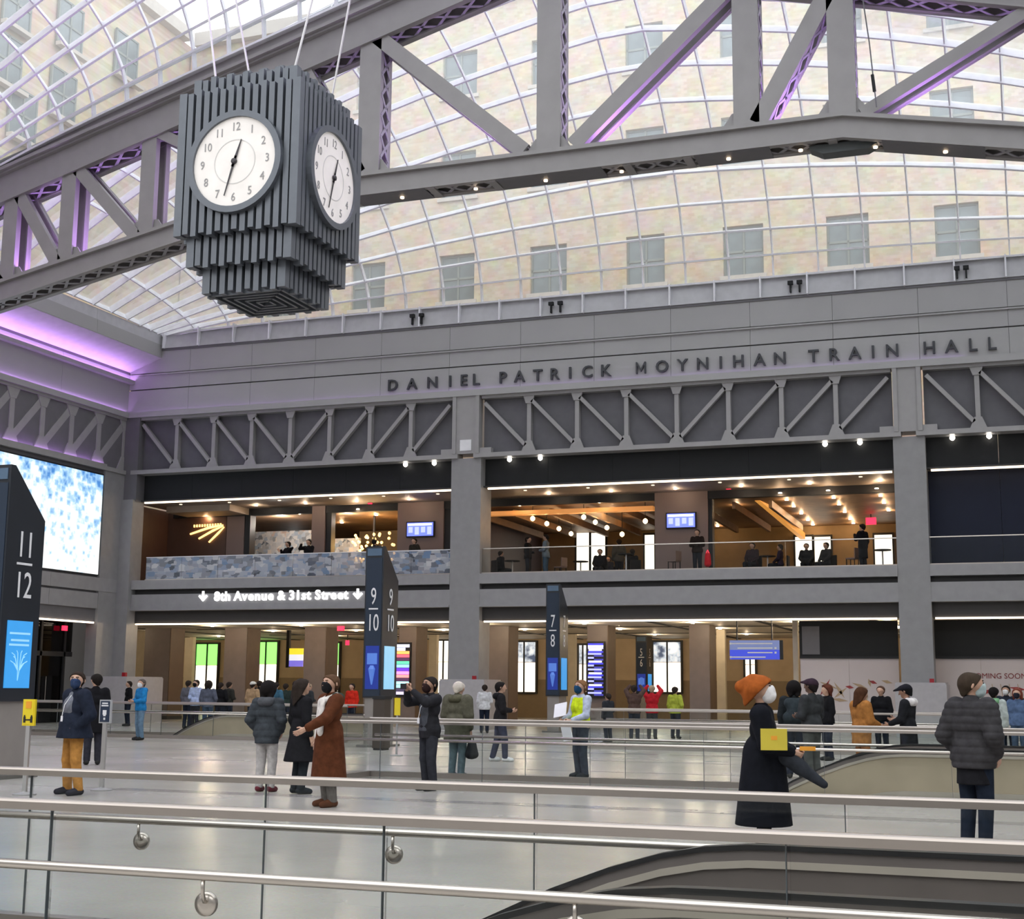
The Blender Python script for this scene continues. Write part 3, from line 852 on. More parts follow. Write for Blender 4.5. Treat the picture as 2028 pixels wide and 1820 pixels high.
# herringbone ribs of the underside
for k in range(5):
    r = .12 + .14 * k
    mb = MB()
    for s in range(4):
        c, q = math.cos(s * math.pi / 2), math.sin(s * math.pi / 2)
        a = (c * -r + q * r, q * -r - c * r, zA0 - .93 - CZ); b = (c * r + q * r, q * r - c * r, zA0 - .93 - CZ)
        mb.beam(a, b, .05, .14, (0, 0, 1))
    mb.build('bottom_rib', M_CLK, ck)
DR = .80
for s in range(4):
    e = empty('dial_face', (0, 0, 0)); e.parent = ck; e.rotation_euler = (0, 0, s * math.pi / 2)
    fz = 0
    MB().lathe([(DR, -.02), (DR, .03), (0.01, .03)], (0, -HW - .02, fz), 48, 1).build('dial', M_DIAL, e)
    MB().lathe([(DR + .11, -.10), (DR + .11, .10), (DR, .10), (DR, -.10)], (0, -HW, fz), 48, 1, True).build('bezel', M_CLK, e)
    yd = -HW - .056
    for k in range(1, 13):
        a = math.pi / 2 - k * math.pi / 6
        link('numeral', text_mesh(str(k), .21, M_NUM, .004, 'numeral', .85, 'CENTER', .0), e, (.63 * math.cos(a), yd, fz + .63 * math.sin(a) - .07), FRONT)
    rg = MB()
    rg.lathe([(.40, 0), (.40, .004), (.385, .004), (.385, 0)], (0, yd + .004, fz), 40, 1, True); rg.build('minute_ring', mat('dial_ring', (.66, .64, .62), .5), e)
    for nm, ang, ln, wd_ in (('minute_hand', math.radians(90 - 196), .62, .045), ('hour_hand', math.radians(90 - 18), .40, .06)):
        dx, dz = math.cos(ang), math.sin(ang); px, pz = -dz, dx
        pts = [(-.10 * dx + px * wd_ / 2, fz - .10 * dz + pz * wd_ / 2), (-.10 * dx - px * wd_ / 2, fz - .10 * dz - pz * wd_ / 2),
               (ln * dx - px * .008, fz + ln * dz - pz * .008), (ln * dx + px * .008, fz + ln * dz + pz * .008)]
        MB().prism(pts, 1, yd - .02, yd - .01).build(nm, mat('clock_hand', (.03, .025, .03), .4), e)
    MB().lathe([(.05, 0), (.05, .04), (.03, .05)], (0, yd, fz), 16, 1).build('hub', mat('clock_hand', (.03, .025, .03), .4), e)
for sx in (-1, 1):
    for sy in (-1, 1):
        a = Vector((sx * .72, sy * .72, zA1 + .1 - CZ)); b = Vector((sx * 1.75, sy * .42, 17.0 - CZ))
        b.x += 0
        MB().tube([a, b], .022, 6).build('cable', mat('cable_steel', (.62, .60, .60), .4, .3), ck)

# ------------------------------------------------------------------ lower concourse behind the far wall
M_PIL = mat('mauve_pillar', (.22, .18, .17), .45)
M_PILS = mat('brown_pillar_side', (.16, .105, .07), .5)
M_CEIL = mat('beige_ceiling', (.60, .55, .46), .6)
M_SLOT = mat('black_slot', (.01, .01, .01), .7)
M_WAIN = mat('brown_wainscot', (.26, .19, .11), .55)
YB = 73.; YQ_ = 68.
M_MWD_ = mat('dark_brown_wall', (.115, .06, .042), .45)
cl = struct(MB().box(XL - 16, XR, D + .7, YB + .5, 4.24, 4.40).build('ceiling', M_CEIL))
for k in range(14):
    x = -47.9 + 4.3 * k
    MB().box(x - .14, x + .14, D + 1.2, YB, 4.215, 4.245).build('slot', M_SLOT, cl)
for y in (58.5, 65.5):
    MB().box(XL, XR, y - .12, y + .12, 4.218, 4.245).build('slot', M_SLOT, cl)
bw = struct(MB().box(XL - 16, XR, YB, YB + .5, 0, 4.3).build('wall_concourse', M_TAN))
MB().box(XL - 16, XR, YB - .06, YB, 0, 2.05).build('wainscot', M_WAIN, bw)
struct(MB().box(XL - 16, XL - 15.6, D + .6, YB, 0, 4.3).build('wall_end', M_TAN))
struct(MB().box(XL - .9, XL - .3, D + .7, YQ_, 6.05, 9.64).build('wall_gallery_end', M_MWD_))
struct(MB().box(XL - 16, XL - .6, D + .3, D + .6, 0, 4.3).build('wall_concourse_front', M_DARK2))
M_DAY = mat('daylight_pane', (.9, .88, .82), .3, emit=(1, .90, .74), es=.95, var=.05, scale=.8)
M_DAYG = mat('green_pane', (.2, .8, .15), .3, emit=(.28, 1, .16), es=.95)
M_DAYB = ramp_mat('street_pane', 'noise', [(.35, (.05, .07, .12)), (.5, (.5, .55, .6)), (.65, (.85, .85, .83))], 2.2, .3, .7)
M_FRM = mat('dark_window_frame', (.02, .02, .02), .5)
wn = 1
for (xa, xb, ya, yb, kind) in ((388, 431, 1276, 1369, 'g'), (503, 549, 1272, 1369, 'g'), (656, 672, 1274, 1369, 'g'), (868, 889, 1262, 1372, 'd'), (1016, 1062, 1272, 1370, 'b'), (1148, 1163, 1278, 1370, 'b'), (1296, 1350, 1272, 1370, 'b'), (1478, 1497, 1300, 1340, 'd')):
    x0, x1 = XA(xa, YB), XA(xb, YB); zt = min(4.15, float(PY(xa, ya, YB)[2])); zb = float(PY(xa, yb, YB)[2])
    w = struct(empty('window_%d' % wn, ((x0 + x1) / 2, YB, zb))); wn += 1; Tw = Matrix.Translation((-(x0 + x1) / 2, -YB, -zb))
    zm = zb + (zt - zb) * (.56 if kind == 'g' else .60)
    xm = (x0 + x1) / 2
    for a, b in ((x0, xm - .04), (xm + .04, x1)) if x1 - x0 > .8 else ((x0, x1),):
        up = {'g': M_DAYG, 'b': M_DAYB, 'd': M_DAY}[kind]
        o = MB().box(a, b, YB - .10, YB - .08, zm, zt).build('pane', up, w); o.matrix_parent_inverse = Tw
        o = MB().box(a, b, YB - .10, YB - .08, zb, zm - .03).build('pane', M_DAY, w); o.matrix_parent_inverse = Tw
    for b in ((x0 - .1, x0, YB - .2, YB - .02, zb, zt), (x1, x1 + .1, YB - .2, YB - .02, zb, zt), (xm - .04, xm + .04, YB - .16, YB - .04, zb, zt), (x0 - .1, x1 + .1, YB - .2, YB - .02, zb - .1, zb), (x0 - .1, x1 + .1, YB - .2, YB - .02, zt, zt + .1)):
        o = MB().box(*b).build('frame', M_FRM, w); o.matrix_parent_inverse = Tw
# pillars of the concourse
YP = 57.
PILL = [(282, 332), (441, 485), (600, 642), (720, 756), (788, 822), (963, 1006), (1163, 1203), (1366, 1406)]
for k, (a, b) in enumerate(PILL):
    x0, x1 = XA(a, YP), XA(b, YP)
    t = thing('pillar', 'square mauve-brown pillar in the lower concourse, number %d from the side wall' % (k + 1), 'pillar', ((x0 + x1) / 2, YP + .6, 0), 0, 'pillars of the lower concourse')
    w2 = (x1 - x0) / 2
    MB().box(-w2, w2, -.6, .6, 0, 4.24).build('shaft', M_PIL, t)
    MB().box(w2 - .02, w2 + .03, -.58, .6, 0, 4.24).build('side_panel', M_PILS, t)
    MB().box(-w2 - .03, w2 + .05, -.63, .63, 0, .15).build('plinth', M_DARK2, t)
# tan side panels behind the pillars and pale door reveals
M_CREAM = mat('cream_reveal', (.62, .55, .42), .5)
for a, b, y in ((258, 282, 60), (1420, 1437, 62), (1572, 1582, 54.2), (1117, 1139, 66), (848, 863, 66), (362, 378, 68)):
    x0, x1 = XA(a, y), XA(b, y)
    tag(MB().box(x0, x1, y, y + .3, 0, 4.24).build('wall_panel', M_CREAM), 'narrow cream wall panel in the lower concourse behind the pillars', 'panel', 'cream panels of the concourse')
for px in (455, 1437):
    pass
# concourse ceiling lights
DLM = MB().lathe([(.075, 0), (.075, .03), (.055, .03), (.055, .015)], (0, 0, 0), 14).mesh('downlight', M_LAMP)
for x in (-46, -41, -34, -29.5, -25, -21, -16.5, -12, -8, -4.5):
    for y in (55, 60.5, 67):
        o = link('downlight', DLM, None, (x, y, 4.20)); tag(o, 'small round ceiling downlight in the lower concourse', 'ceiling light', 'downlights of the lower concourse')
        lamp('concourse_lamp', (x, y, 4.08), 46, (1, .78, .52), .06)
# shop hoardings
M_HOARD = mat('white_hoarding', (.70, .62, .60), .6, 0, .03, .8)
M_LEAF = mat('tan_print', (.50, .36, .22), .7); M_LEAFR = mat('red_print', (.36, .05, .05), .7)
for hx, (a, b, lab) in enumerate(((1586, 1782, 'plain white shop hoarding with tan leaf drawings left of the pale column base'), (1850, 2140, 'white shop hoarding that announces coming soon'))):
    y = 53.75; x0, x1 = XA(a, y), XA(b, y)
    t = thing('hoarding', lab, 'hoarding', ((x0 + x1) / 2, y, 0)); Th = Matrix.Translation((-(x0 + x1) / 2, -y, 0))
    n = max(2, int((x1 - x0) / 1.25))
    for k in range(n):
        o = MB().box(x0 + (x1 - x0) * k / n + .004, x0 + (x1 - x0) * (k + 1) / n - .004, y, y + .1, 0, 2.84).build('board', M_HOARD, t); o.matrix_parent_inverse = Th
    o = MB().box(x0, x1, y - .05, y + .1, 2.84, 4.20).build('header', M_DARK, t); o.matrix_parent_inverse = Th
    o = MB().box(x0, x1, y - .09, y + .1, 2.80, 2.88).build('header_trim', M_BLACK, t); o.matrix_parent_inverse = Th
    if hx == 0:
        o = MB().box(x0 + .1, x0 + .75, y - .07, y - .04, 2.95, 4.0).build('header_plate', M_STEELD, t); o.matrix_parent_inverse = Th
    r = random.Random(5 + hx)
    for k in range(20 if hx == 0 else 12):
        cx = x0 + .5 + r.random() * (min(x1, x0 + 4.6) - x0 - .9); cz = .9 + r.random() * 1.2; L = .15 + .22 * r.random(); an = r.random() * 6.28
        c, q = math.cos(an), math.sin(an)
        pts = [(cx - c * L, cz - q * L), (cx - q * .06, cz + c * .06), (cx + c * L, cz + q * L), (cx + q * .06, cz - c * .06)]
        o = MB().prism(pts, 1, y - .012, y - .002).build('leaf_print', M_LEAFR if r.random() < .3 else M_LEAF, t); o.matrix_parent_inverse = Th
    if hx == 1:
        for k in range(5):
            px = 1966 + 17 * k; X = XA(px, y)
            o = MB().tube([(X, y - .01, 1.2), (X + .03, y - .01, 1.55), (X - .02, y - .01, 1.9)], .012, 5).build('stem_print', M_LEAF, t); o.matrix_parent_inverse = Th
        p0, p1 = PY(1942, 1338, y), PY(2012, 1338, y)
        me = text_mesh('COMING SOON', .27, mat('dark_red_print', (.25, .03, .03), .6), .004, 'lettering', 1.0, 'CENTER', .0)
        o = link('lettering', me, t, ((p0[0] + p1[0]) / 2, y - .012, p0[2] - .1), FRONT); o.matrix_parent_inverse = Th
# hanging blue direction sign
y = 52.9; q0, q1 = PY(1446, 1306, y), PY(1544, 1268, y)
t = thing('direction_sign', 'blue hanging direction sign with white lines under the mezzanine', 'sign', ((q0[0] + q1[0]) / 2, y, q0[2])); Th = Matrix.Translation((-(q0[0] + q1[0]) / 2, -y, -q0[2]))
M_BLUE = mat('sign_blue', (.03, .05, .42), .4, emit=(.05, .07, .55), es=.5); M_BLUE2 = mat('sign_slate', (.14, .17, .33), .4, emit=(.16, .2, .4), es=.4)
def sp_(nm, m, x0, x1, z0, z1, d=.0):
    o = MB().box(x0, x1, y - .06 - d, y + .06, z0, z1).build(nm, m, t); o.matrix_parent_inverse = Th
hh = q1[2] - q0[2]; wx = q1[0] - q0[0]
sp_('panel', M_BLUE, q0[0], q1[0], q0[2], q0[2] + hh * .5); sp_('panel', M_BLUE2, q0[0], q1[0], q0[2] + hh * .5, q1[2])
sp_('housing', M_BLACK, q1[0], q1[0] + .12, q0[2], q1[2])
for k, (a, b) in enumerate(((.03, .72), (.36, .86), (.16, .86), (.03, .86))):
    sp_('text_line', M_WHITE, q0[0] + wx * a, q0[0] + wx * b, q0[2] + hh * (.09 + .235 * k), q0[2] + hh * (.155 + .235 * k), .01)
    sp_('arrow_mark', M_WHITE, q0[0] + wx * (.9 if k in (1, 2) else .0), q0[0] + wx * (.94 if k in (1, 2) else .035), q0[2] + hh * (.07 + .235 * k), q0[2] + hh * (.175 + .235 * k), .012)
for f in (.15, .85): sp_('hanger', M_BLACK, q0[0] + wx * f - .02, q0[0] + wx * f + .02, q1[2], 4.24)
# tall displays on two pillars
def tall_screen(a, b, ya, yb, y, label, rows):
    p0, p1 = PY(a, yb, y), PY(b, ya, y)
    t = thing('display', label, 'screen', ((p0[0] + p1[0]) / 2, y, p0[2])); T = Matrix.Translation((-(p0[0] + p1[0]) / 2, -y, -p0[2]))
    o = MB().box(p0[0] - .06, p1[0] + .06, y - .1, y, p0[2] - .08, p1[2] + .08).build('housing', M_BLACK, t); o.matrix_parent_inverse = T
    n = len(rows); h = (p1[2] - p0[2]) / n
    for k, (c, f0, f1) in enumerate(rows):
        m = mat('row_%s' % str(c), c, .4, emit=c, es=1.3)
        o = MB().box(p0[0] + (p1[0] - p0[0]) * f0, p0[0] + (p1[0] - p0[0]) * f1, y - .115, y - .1, p1[2] - h * (k + .92), p1[2] - h * (k + .04)).build('row', m, t); o.matrix_parent_inverse = T


BL, BL2, WH = (.03, .03, .35), (.25, .27, .85), (.75, .75, .95)
rows = [((.6, .62, .85), 0, 1), ((.55, .6, .8), 0, .7), ((.9, .3, .08), 0, 1), ((.8, .08, .12), 0, 1), ((.05, .02, .05), 0, 1), ((.08, .5, .25), 0, 1), ((.2, .4, .85), 0, 1), ((.1, .03, .45), 0, 1), ((.75, .2, .8), 0, 1), ((.75, .2, .2), 0, 1), ((.05, .02, .05), 0, 1), ((.3, .6, .6), 0, 1), ((.25, .5, .5), 0, .8), ((.04, .03, .06), 0, 1), ((.4, .35, .5), 0, .9)]
tall_screen(784, 813, 1276, 1376, 56.96, 'tall display with a column of many bright coloured rows beside the number pylon', rows)
rows = [((.03, .03, .4), 0, 1), ((.7, .7, .95), 0, 1), ((.35, .35, .9), 0, 1)]
for k in range(12): rows += [(BL2, 0, .38 + .5 * (k % 2)), ((.03, .03, .2), .4, 1)] if k % 3 else [(WH, .05, .9), (BL, 0, 1)]
tall_screen(1166, 1196, 1274, 1378, 56.96, 'tall blue departure board with white rows on a concourse pillar', rows)
y = 60
p0, p1 = PY(572, 1320, y), PY(600, 1284, y)
t = thing('display', 'small purple, white and yellow hanging display in the lower concourse', 'screen', (p0[0], y, p0[2])); T = Matrix.Translation((-p0[0], -y, -p0[2]))
for z0, z1, c in ((0, .33, (.15, .12, .5)), (.33, .66, (.6, .6, .65)), (.66, 1, (.75, .55, .03))):
    o = MB().box(p0[0], p1[0], y, y + .08, p0[2] + (p1[2] - p0[2]) * z0, p0[2] + (p1[2] - p0[2]) * z1).build('panel', mat('d' + str(c), c, .4, emit=c, es=.8), t); o.matrix_parent_inverse = T
o = MB().box(p0[0] - .15, p0[0], y - .05, y + .12, p0[2] - .05, 4.24).build('mount', M_BLACK, t); o.matrix_parent_inverse = T
# exit signs
for px, py, Y, w, lab in ((128, 1244, 0, 13, 'over the dark glazed doors'), (675, 1244, 56.2, 14, 'below the street name lettering'), (688, 1273, 66, 7, 'deep in the lower concourse'), (733, 993, 55.6, 8, 'in front of the golden chandelier'), (1443, 963, 55.6, 9, 'beside the lounge monitor'), (1725, 1032, 64, 19, 'at the back of the open lounge')):
    p = PY(px, py, Y) if Y else PX(px, py, XL - .9)
    sc = 1 / FPX * np.linalg.norm(p - CAM); hw = w * sc / 2
    t = thing('exit_sign', 'small glowing red exit sign ' + lab, 'exit sign', tuple(p), 0 if Y else math.pi / 2, 'exit signs')
    MB().box(-hw, hw, -.04, .04, -hw * (.7 if w > 9 else 1.3), hw * (.7 if w > 9 else 1.3)).build('panel', M_RED, t)
    MB().box(-.02, .02, -.02, .02, hw * .7, max(hw * .7 + .05, (4.24 if p[2] < 5 else (9.64 if p[1] < 56.2 else 9.45)) - p[2])).build('stem', M_BLACK, t)

# ------------------------------------------------------------------ mezzanine
M_MCEIL = mat('brown_gallery_ceiling', (.36, .29, .235), .6)
M_MWALL = mat('mauve_brown_wall', (.26, .185, .165), .5, 0, .05, 1)
M_MWALLD = mat('dark_brown_wall', (.115, .06, .042), .45)
M_WOOD = mat('oak_ceiling', (.34, .205, .11), .5, 0, .15, 2)
M_OCHRE = mat('ochre_wall', (.42, .29, .14), .6)
YI, YQ = 56., 68.
sl = struct(MB().box(XL, XR, D + .7, YQ + 5.5, 5.4, 6.05).build('floor_mezzanine', M_DARK2))
mc = struct(MB().box(XL, XR, D + .62, YI + .2, 9.64, 9.8).build('ceiling_gallery', M_MCEIL))
mc2 = struct(MB().box(XL, XR, YI + .2, YQ, 9.45, 9.6).build('ceiling_lounge', M_WOOD))
MB().box(XL, XR, YI - .06, YI + .2, 9.32, 9.64).build('beam', M_BLACK, mc)
mw = struct(MB().box(XL, XR, YQ, YQ + .4, 6.05, 9.6).build('wall_lounge', M_OCHRE))
pt = struct(MB().box(-23.2, -22.7, YI + .6, YQ, 6.05, 9.5).build('wall_partition', mat('purple_wall', (.10, .07, .085), .5)))
struct(MB().box(-3.6, -2.9, D + 1.2, YQ, 6.05, 9.64).build('wall_partition.001', M_MWALLD))
M_NAVY = mat('navy_panel', (.007, .011, .030), .55, spec=.3)
nv = struct(empty('wall_navy', (5, 53.1, 6.05)))
for k in range(6):
    MB().box(-2.69 + 2.5 * k - 5 + .005, -2.69 + 2.5 * (k + 1) - 5 - .005, 0, .2, 0, 3.6).build('panel', M_NAVY, nv)
# lounge windows
for (xa, xb, ya, yb) in ((1143, 1168, 1056, 1125), (1172, 1200, 1056, 1125), (1278, 1297, 1060, 1122), (1576, 1609, 1064, 1122), (1614, 1646, 1064, 1122), (1733, 1768, 1060, 1112)):
    x0, x1 = XA(xa, YQ, 1090), XA(xb, YQ, 1090); zt = float(PY(xa, ya, YQ)[2]); zb = 6.1
    w = struct(empty('window_%d' % wn, (x0, YQ, zb))); wn += 1
    MB().box(0, x1 - x0, -.08, -.05, 0, zt - zb).build('pane', M_DAY, w)
    for b in ((-.08, 0, -.15, -.02, 0, zt - zb), (x1 - x0, x1 - x0 + .08, -.15, -.02, 0, zt - zb), (-.08, x1 - x0 + .08, -.15, -.02, zt - zb, zt - zb + .1)): MB().box(*b).build('frame', M_FRM, w)
# gallery partitions and pillars on the storefront line
def gal(nm, lab, cat, m, a, b, y0, y1, z0=6.05, z1=9.64, yref=1050, group=None):
    x0, x1 = XA(a, y0, yref), XA(b, y0, yref)
    o = MB().box(0, x1 - x0, 0, y1 - y0, 0, z1 - z0).build(nm, m, None, False, (x0, y0, z0)); return tag(o, lab, cat, group)


gal('lounge_wall', 'dark brown gallery wall that carries the gold fan emblem', 'wall', M_MWALLD, 266, 448, YI, YI + .3)
gal('lounge_wall', 'mauve gallery wall panel right of the gold fan emblem', 'wall', M_MWALL, 449, 484, YI, YI + .3)
gal('door_frame', 'black door frame beside the gold emblem wall', 'frame', M_BLACK, 485, 495, YI - .1, YI + .4)
gal('gallery_pillar', 'narrow mauve pillar between two gallery openings', 'pillar', M_MWALL, 617, 643, YI - .1, YI + .6)
gal('door_frame', 'black frame right of the narrow mauve pillar', 'frame', M_BLACK, 643, 656, YI, YI + .4)
gal('gallery_pillar', 'wide mauve pillar with a blue monitor beside the gold chandelier', 'pillar', M_MWALL, 787, 878, YI - .1, YI + .6)
gal('door_frame', 'black frame beside the wide pillar near the free column', 'frame', M_BLACK, 880, 893, YI, YI + .4)
gal('gallery_pillar', 'wide brown pillar with a blue monitor in the open lounge', 'pillar', M_MWALL, 1297, 1402, YI - .1, YI + .6)
gal('door_frame', 'black frame right of the wide brown lounge pillar', 'frame', M_BLACK, 1403, 1411, YI, YI + .4)
gal('ceiling_box', 'pale lowered ceiling box above the gold fan emblem', 'ceiling box', M_MCEIL, 330, 455, YI - 1.8, YI - .01, 9.35, 9.64, 1000)
# emblem: gold rays and a row of small gilt letters above them
t = thing('wall_emblem', 'glowing gold fan emblem of three rays on the dark brown wall', 'emblem', (XA(410, YI, 1055), YI - .05, 7.9))
M_GOLD = mat('lit_gold', (.9, .6, .22), .4, emit=(1, .58, .18), es=1.6)
c0 = PY(443, 1043, YI)
for (a, b) in (((443, 1040), (378, 1058)), ((443, 1042), (395, 1067)), ((445, 1044), (415, 1074))):
    p, q = PY(*a, YI), PY(*b, YI); mx = (p + q) / 2 + np.array([.1, 0, .08])
    o = MB().tube([(v[0], YI - .05, v[2]) for v in (p, mx, q)], [.03, .06, .045], 6).build('ray', M_GOLD, t); o.matrix_parent_inverse = Matrix.Translation(-t.location)
for k in range(11):
    p = PY(386 + 5.2 * k, 1042 - .3 * k, YI)
    o = MB().box(p[0] - .035, p[0] + .03, YI - .06, YI - .02, p[2] - .06, p[2] + .06).build('gilt_mark', M_GOLD, t); o.matrix_parent_inverse = Matrix.Translation(-t.location)
# monitors
for a, b, c, d_, lab in ((806, 858, 1034, 1062, 'blue monitor on the wide mauve pillar beside the chandelier'), (1321, 1376, 1016, 1045, 'blue monitor on the wide brown pillar of the open lounge')):
    y = YI - .22; p0, p1 = PY(a, d_, y), PY(b, c, y); w, h = p1[0] - p0[0], p1[2] - p0[2]
    t = thing('monitor', lab, 'monitor', tuple(p0), 0)
    MB().box(-.05, w + .05, 0, .1, -.05, h + .05).build('housing', M_BLACK, t)
    MB().box(0, w, -.012, 0, 0, h).build('display', mat('monitor_blue', (.06, .08, .5), .3, emit=(.12, .16, .85), es=1.2), t)
    MB().box(.04, w * .95, -.02, -.01, h * .78, h * .93).build('heading', mat('monitor_white', (.7, .7, .9), .3, emit=(.75, .78, 1), es=1.3), t)
    for k in range(4): MB().box(w * (.06 + .24 * k), w * (.22 + .24 * k), -.018, -.01, h * (.1 if k % 2 else .25), h * .68).build('column', mat('monitor_lilac', (.3, .34, .85), .3, emit=(.32, .36, .95), es=1.1), t)
# flat panels coloured with a grey and blue mosaic behind the left bay openings
M_MOSAIC = ramp_mat('mosaic_infill', 'voronoi', [(0, (.14, .17, .22)), (.25, (.60, .62, .64)), (.55, (.80, .80, .80)), (.75, (.36, .46, .58)), (.9, (.85, .8, .75)), (1, (.5, .34, .28))], 5.5, .5)
gal('infill', 'grey and blue mosaic mural behind the gallery opening next to the emblem wall', 'infill', M_MOSAIC, 497, 616, 59.5, 59.7, 6.05, 9.0)
gal('infill', 'grey and blue mosaic mural beside the gold chandelier', 'infill', M_MOSAIC, 656, 712, 59.5, 59.7, 6.05, 8.55)
gal('wood_wall', 'warm ochre wood wall behind the gold chandelier', 'wall', M_OCHRE, 712, 800, 64, 64.2, 6.05, 9.4)
# chandelier
t = thing('chandelier', 'gold chandelier of many tiny glowing globes on a dark stem', 'chandelier', (XA(741, 58.5, 1050), 58.5, 8.1))
MB().box(-.04, .04, -.04, .04, -1.2, 1.35).build('stem', M_BLACK, t)
gb = MB().lathe([(.02, -.07), (.06, -.035), (.07, 0), (.06, .035), (.02, .07)], (0, 0, 0), 10).mesh('globe', mat('gold_globe', (1, .7, .3), .4, emit=(1, .58, .18), es=1.8), True)
r = random.Random(3)
for k in range(46):
    a = r.random() * 6.28; rad = .15 + .95 * math.sqrt(r.random()); z = -.75 + 1.25 * r.random()
    link('globe', gb, t, (rad * math.cos(a), rad * math.sin(a) * .7, z))
lamp('mosaic_fill', (XA(556, 57.5, 1050), 57.4, 9.1), 60, (1, .9, .8), .1)  # added light without a fixture, brightens the mosaic panel
lamp('mosaic_fill', (XA(690, 57.5, 1050), 57.4, 9.1), 40, (1, .9, .8), .1)  # second added fill, no fixture either
lamp('chandelier_lamp', (XA(741, 58.5, 1050), 58.2, 8.0), 90, (1, .62, .25), .3)
# slats and pendant lamps of the lounge ceiling
for k in range(9):
    a = PY(985 + 70 * k, 1030, 59.5); x = a[0]
    tag(MB().box(x - .07, x + .07, 57, 66, 9.0, 9.3).build('ceiling_slat', M_WOOD), 'orange wooden slat under the lounge ceiling', 'slat', 'slats of the lounge ceiling')
pm = [(1055, 1027), (1083, 1037), (1107, 1047), (1131, 1057), (1156, 1024), (1179, 1034), (1202, 1045), (1258, 1020), (1278, 1032), (1232, 1058)]
for k, (px, py) in enumerate(pm):
    Y = 57.2 + 1.6 * (k % 4); p = PY(px, py, Y)
    t = thing('pendant_lamp', 'warm glowing globe pendant lamp under the lounge slats', 'lamp', tuple(p), 0, 'pendant lamps of the lounge')
    MB().lathe([(.03, -.11), (.09, -.06), (.11, 0), (.09, .06), (.03, .11)], (0, 0, 0), 12).build('globe', M_LAMPW, t, True)
    MB().box(-.012, .012, -.012, .012, .1, 9.45 - p[2]).build('cord', M_BLACK, t)
    lamp('pendant_light', (p[0], p[1] - .2, p[2] - .25), 8, (1, .6, .28), .08)
p, q = PY(1500, 985, 58), PY(1590, 1062, 66)
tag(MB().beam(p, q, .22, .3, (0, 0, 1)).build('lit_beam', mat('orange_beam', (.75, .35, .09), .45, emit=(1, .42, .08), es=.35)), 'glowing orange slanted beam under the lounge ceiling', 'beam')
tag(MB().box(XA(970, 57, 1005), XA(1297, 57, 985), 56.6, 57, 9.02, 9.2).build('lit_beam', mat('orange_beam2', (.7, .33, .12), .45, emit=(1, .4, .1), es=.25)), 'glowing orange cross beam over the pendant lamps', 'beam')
DL2 = []
for (px, py) in [(1460 + 5 * 0, 1000), (1545, 976), (1640, 971), (1736, 967), (1558, 990), (1651, 986), (1744, 982), (1572, 1003), (1662, 999), (1751, 996), (1587, 1017), (1673, 1014), (1760, 1011), (1600, 1030), (1684, 1028), (1610, 1039), (1690, 1036), (1623, 1051), (1633, 1061), (1421, 1042), (1030, 997), (1188, 991), (1212, 1010), (994, 1043), (1026, 1055), (709, 1008), (677, 1035), (745, 1020), (595, 1014), (410, 1019)]:
    r_ = ray(px, py); zc = 9.44 if py > 940 else 9.63; tt_ = (zc - 1.65) / r_[2]; p = CAM + r_ * tt_
    if p[1] < 55: continue
    if p[1] > 67.5: continue
    o = link('downlight', DLM, None, (p[0], p[1], p[2] - .02)); tag(o, 'tiny bright downlight in the lounge ceiling', 'ceiling light', 'downlights of the lounge ceiling')
    lamp('lounge_lamp', (p[0], p[1] - .05, p[2] - .16), 9, WARM, .05)
DLD = MB().lathe([(.07, 0), (.07, .03), (.05, .03), (.05, .015)], (0, 0, 0), 12).mesh('downlight', mat('lamp_dim', (.9, .8, .65), .5, emit=(1, .85, .65), es=.7))
for bi, (x0, x1) in enumerate(BAYS):
    for k in range(6):
        for y in (53.6, 54.9):
            x = x0 + (x1 - x0) * (k + .5) / 6 + (.6 if y > 54 else 0)
            o = link('downlight', DLD, None, (x, y, 9.605)); tag(o, 'tiny downlight in the gallery ceiling next to the light strip', 'ceiling light', 'downlights of the gallery ceiling')
            if y > 54: lamp('gallery_lamp', (x, y, 9.5), 9 if bi < 2 else 3, (1, .78, .55), .05)
# round white lamps under the wall truss
for px, py in ((803, 921), (860, 919), (1009, 912), (1070, 908), (1634, 880), (1703, 877), (1886, 867), (1959, 864)):
    p = PY(px, py, D + .3)
    o = MB().lathe([(.03, -.1), (.085, -.05), (.1, 0), (.085, .05), (.03, .1)], (0, 0, 0), 12).build('globe_lamp', M_LAMP, None, True, (p[0], D + .3, 10.72))
    tag(o, 'small round white lamp under the wall truss', 'lamp', 'round lamps under the wall trusses')
# gallery railings
M_FILM = ramp_mat('picture_film', 'voronoi', [(0, (.06, .08, .12)), (.14, (.52, .55, .62)), (.34, (.20, .32, .50)), (.48, (.66, .66, .70)), (.68, (.15, .17, .21)), (.78, (.45, .50, .58)), (1, (.80, .80, .82))], 5.0, .25, 0, 'Object', .95, (.7, 1.0, 1.2))
tf = M_FILM.node_tree; trn = tf.nodes.new('ShaderNodeBsdfTransparent'); mxf = tf.nodes.new('ShaderNodeMixShader'); mxf.inputs['Fac'].default_value = .66
tf.links.new(trn.outputs[0], mxf.inputs[1]); tf.links.new(tf.nodes['Principled BSDF'].outputs[0], mxf.inputs[2]); tf.links.new(mxf.outputs[0], tf.nodes['Material Output'].inputs['Surface'])
RL = ['glass gallery railing covered with a blue, grey and white picture collage', 'clear glass gallery railing in front of the open lounge', 'clear glass gallery railing in front of the dark navy panel']
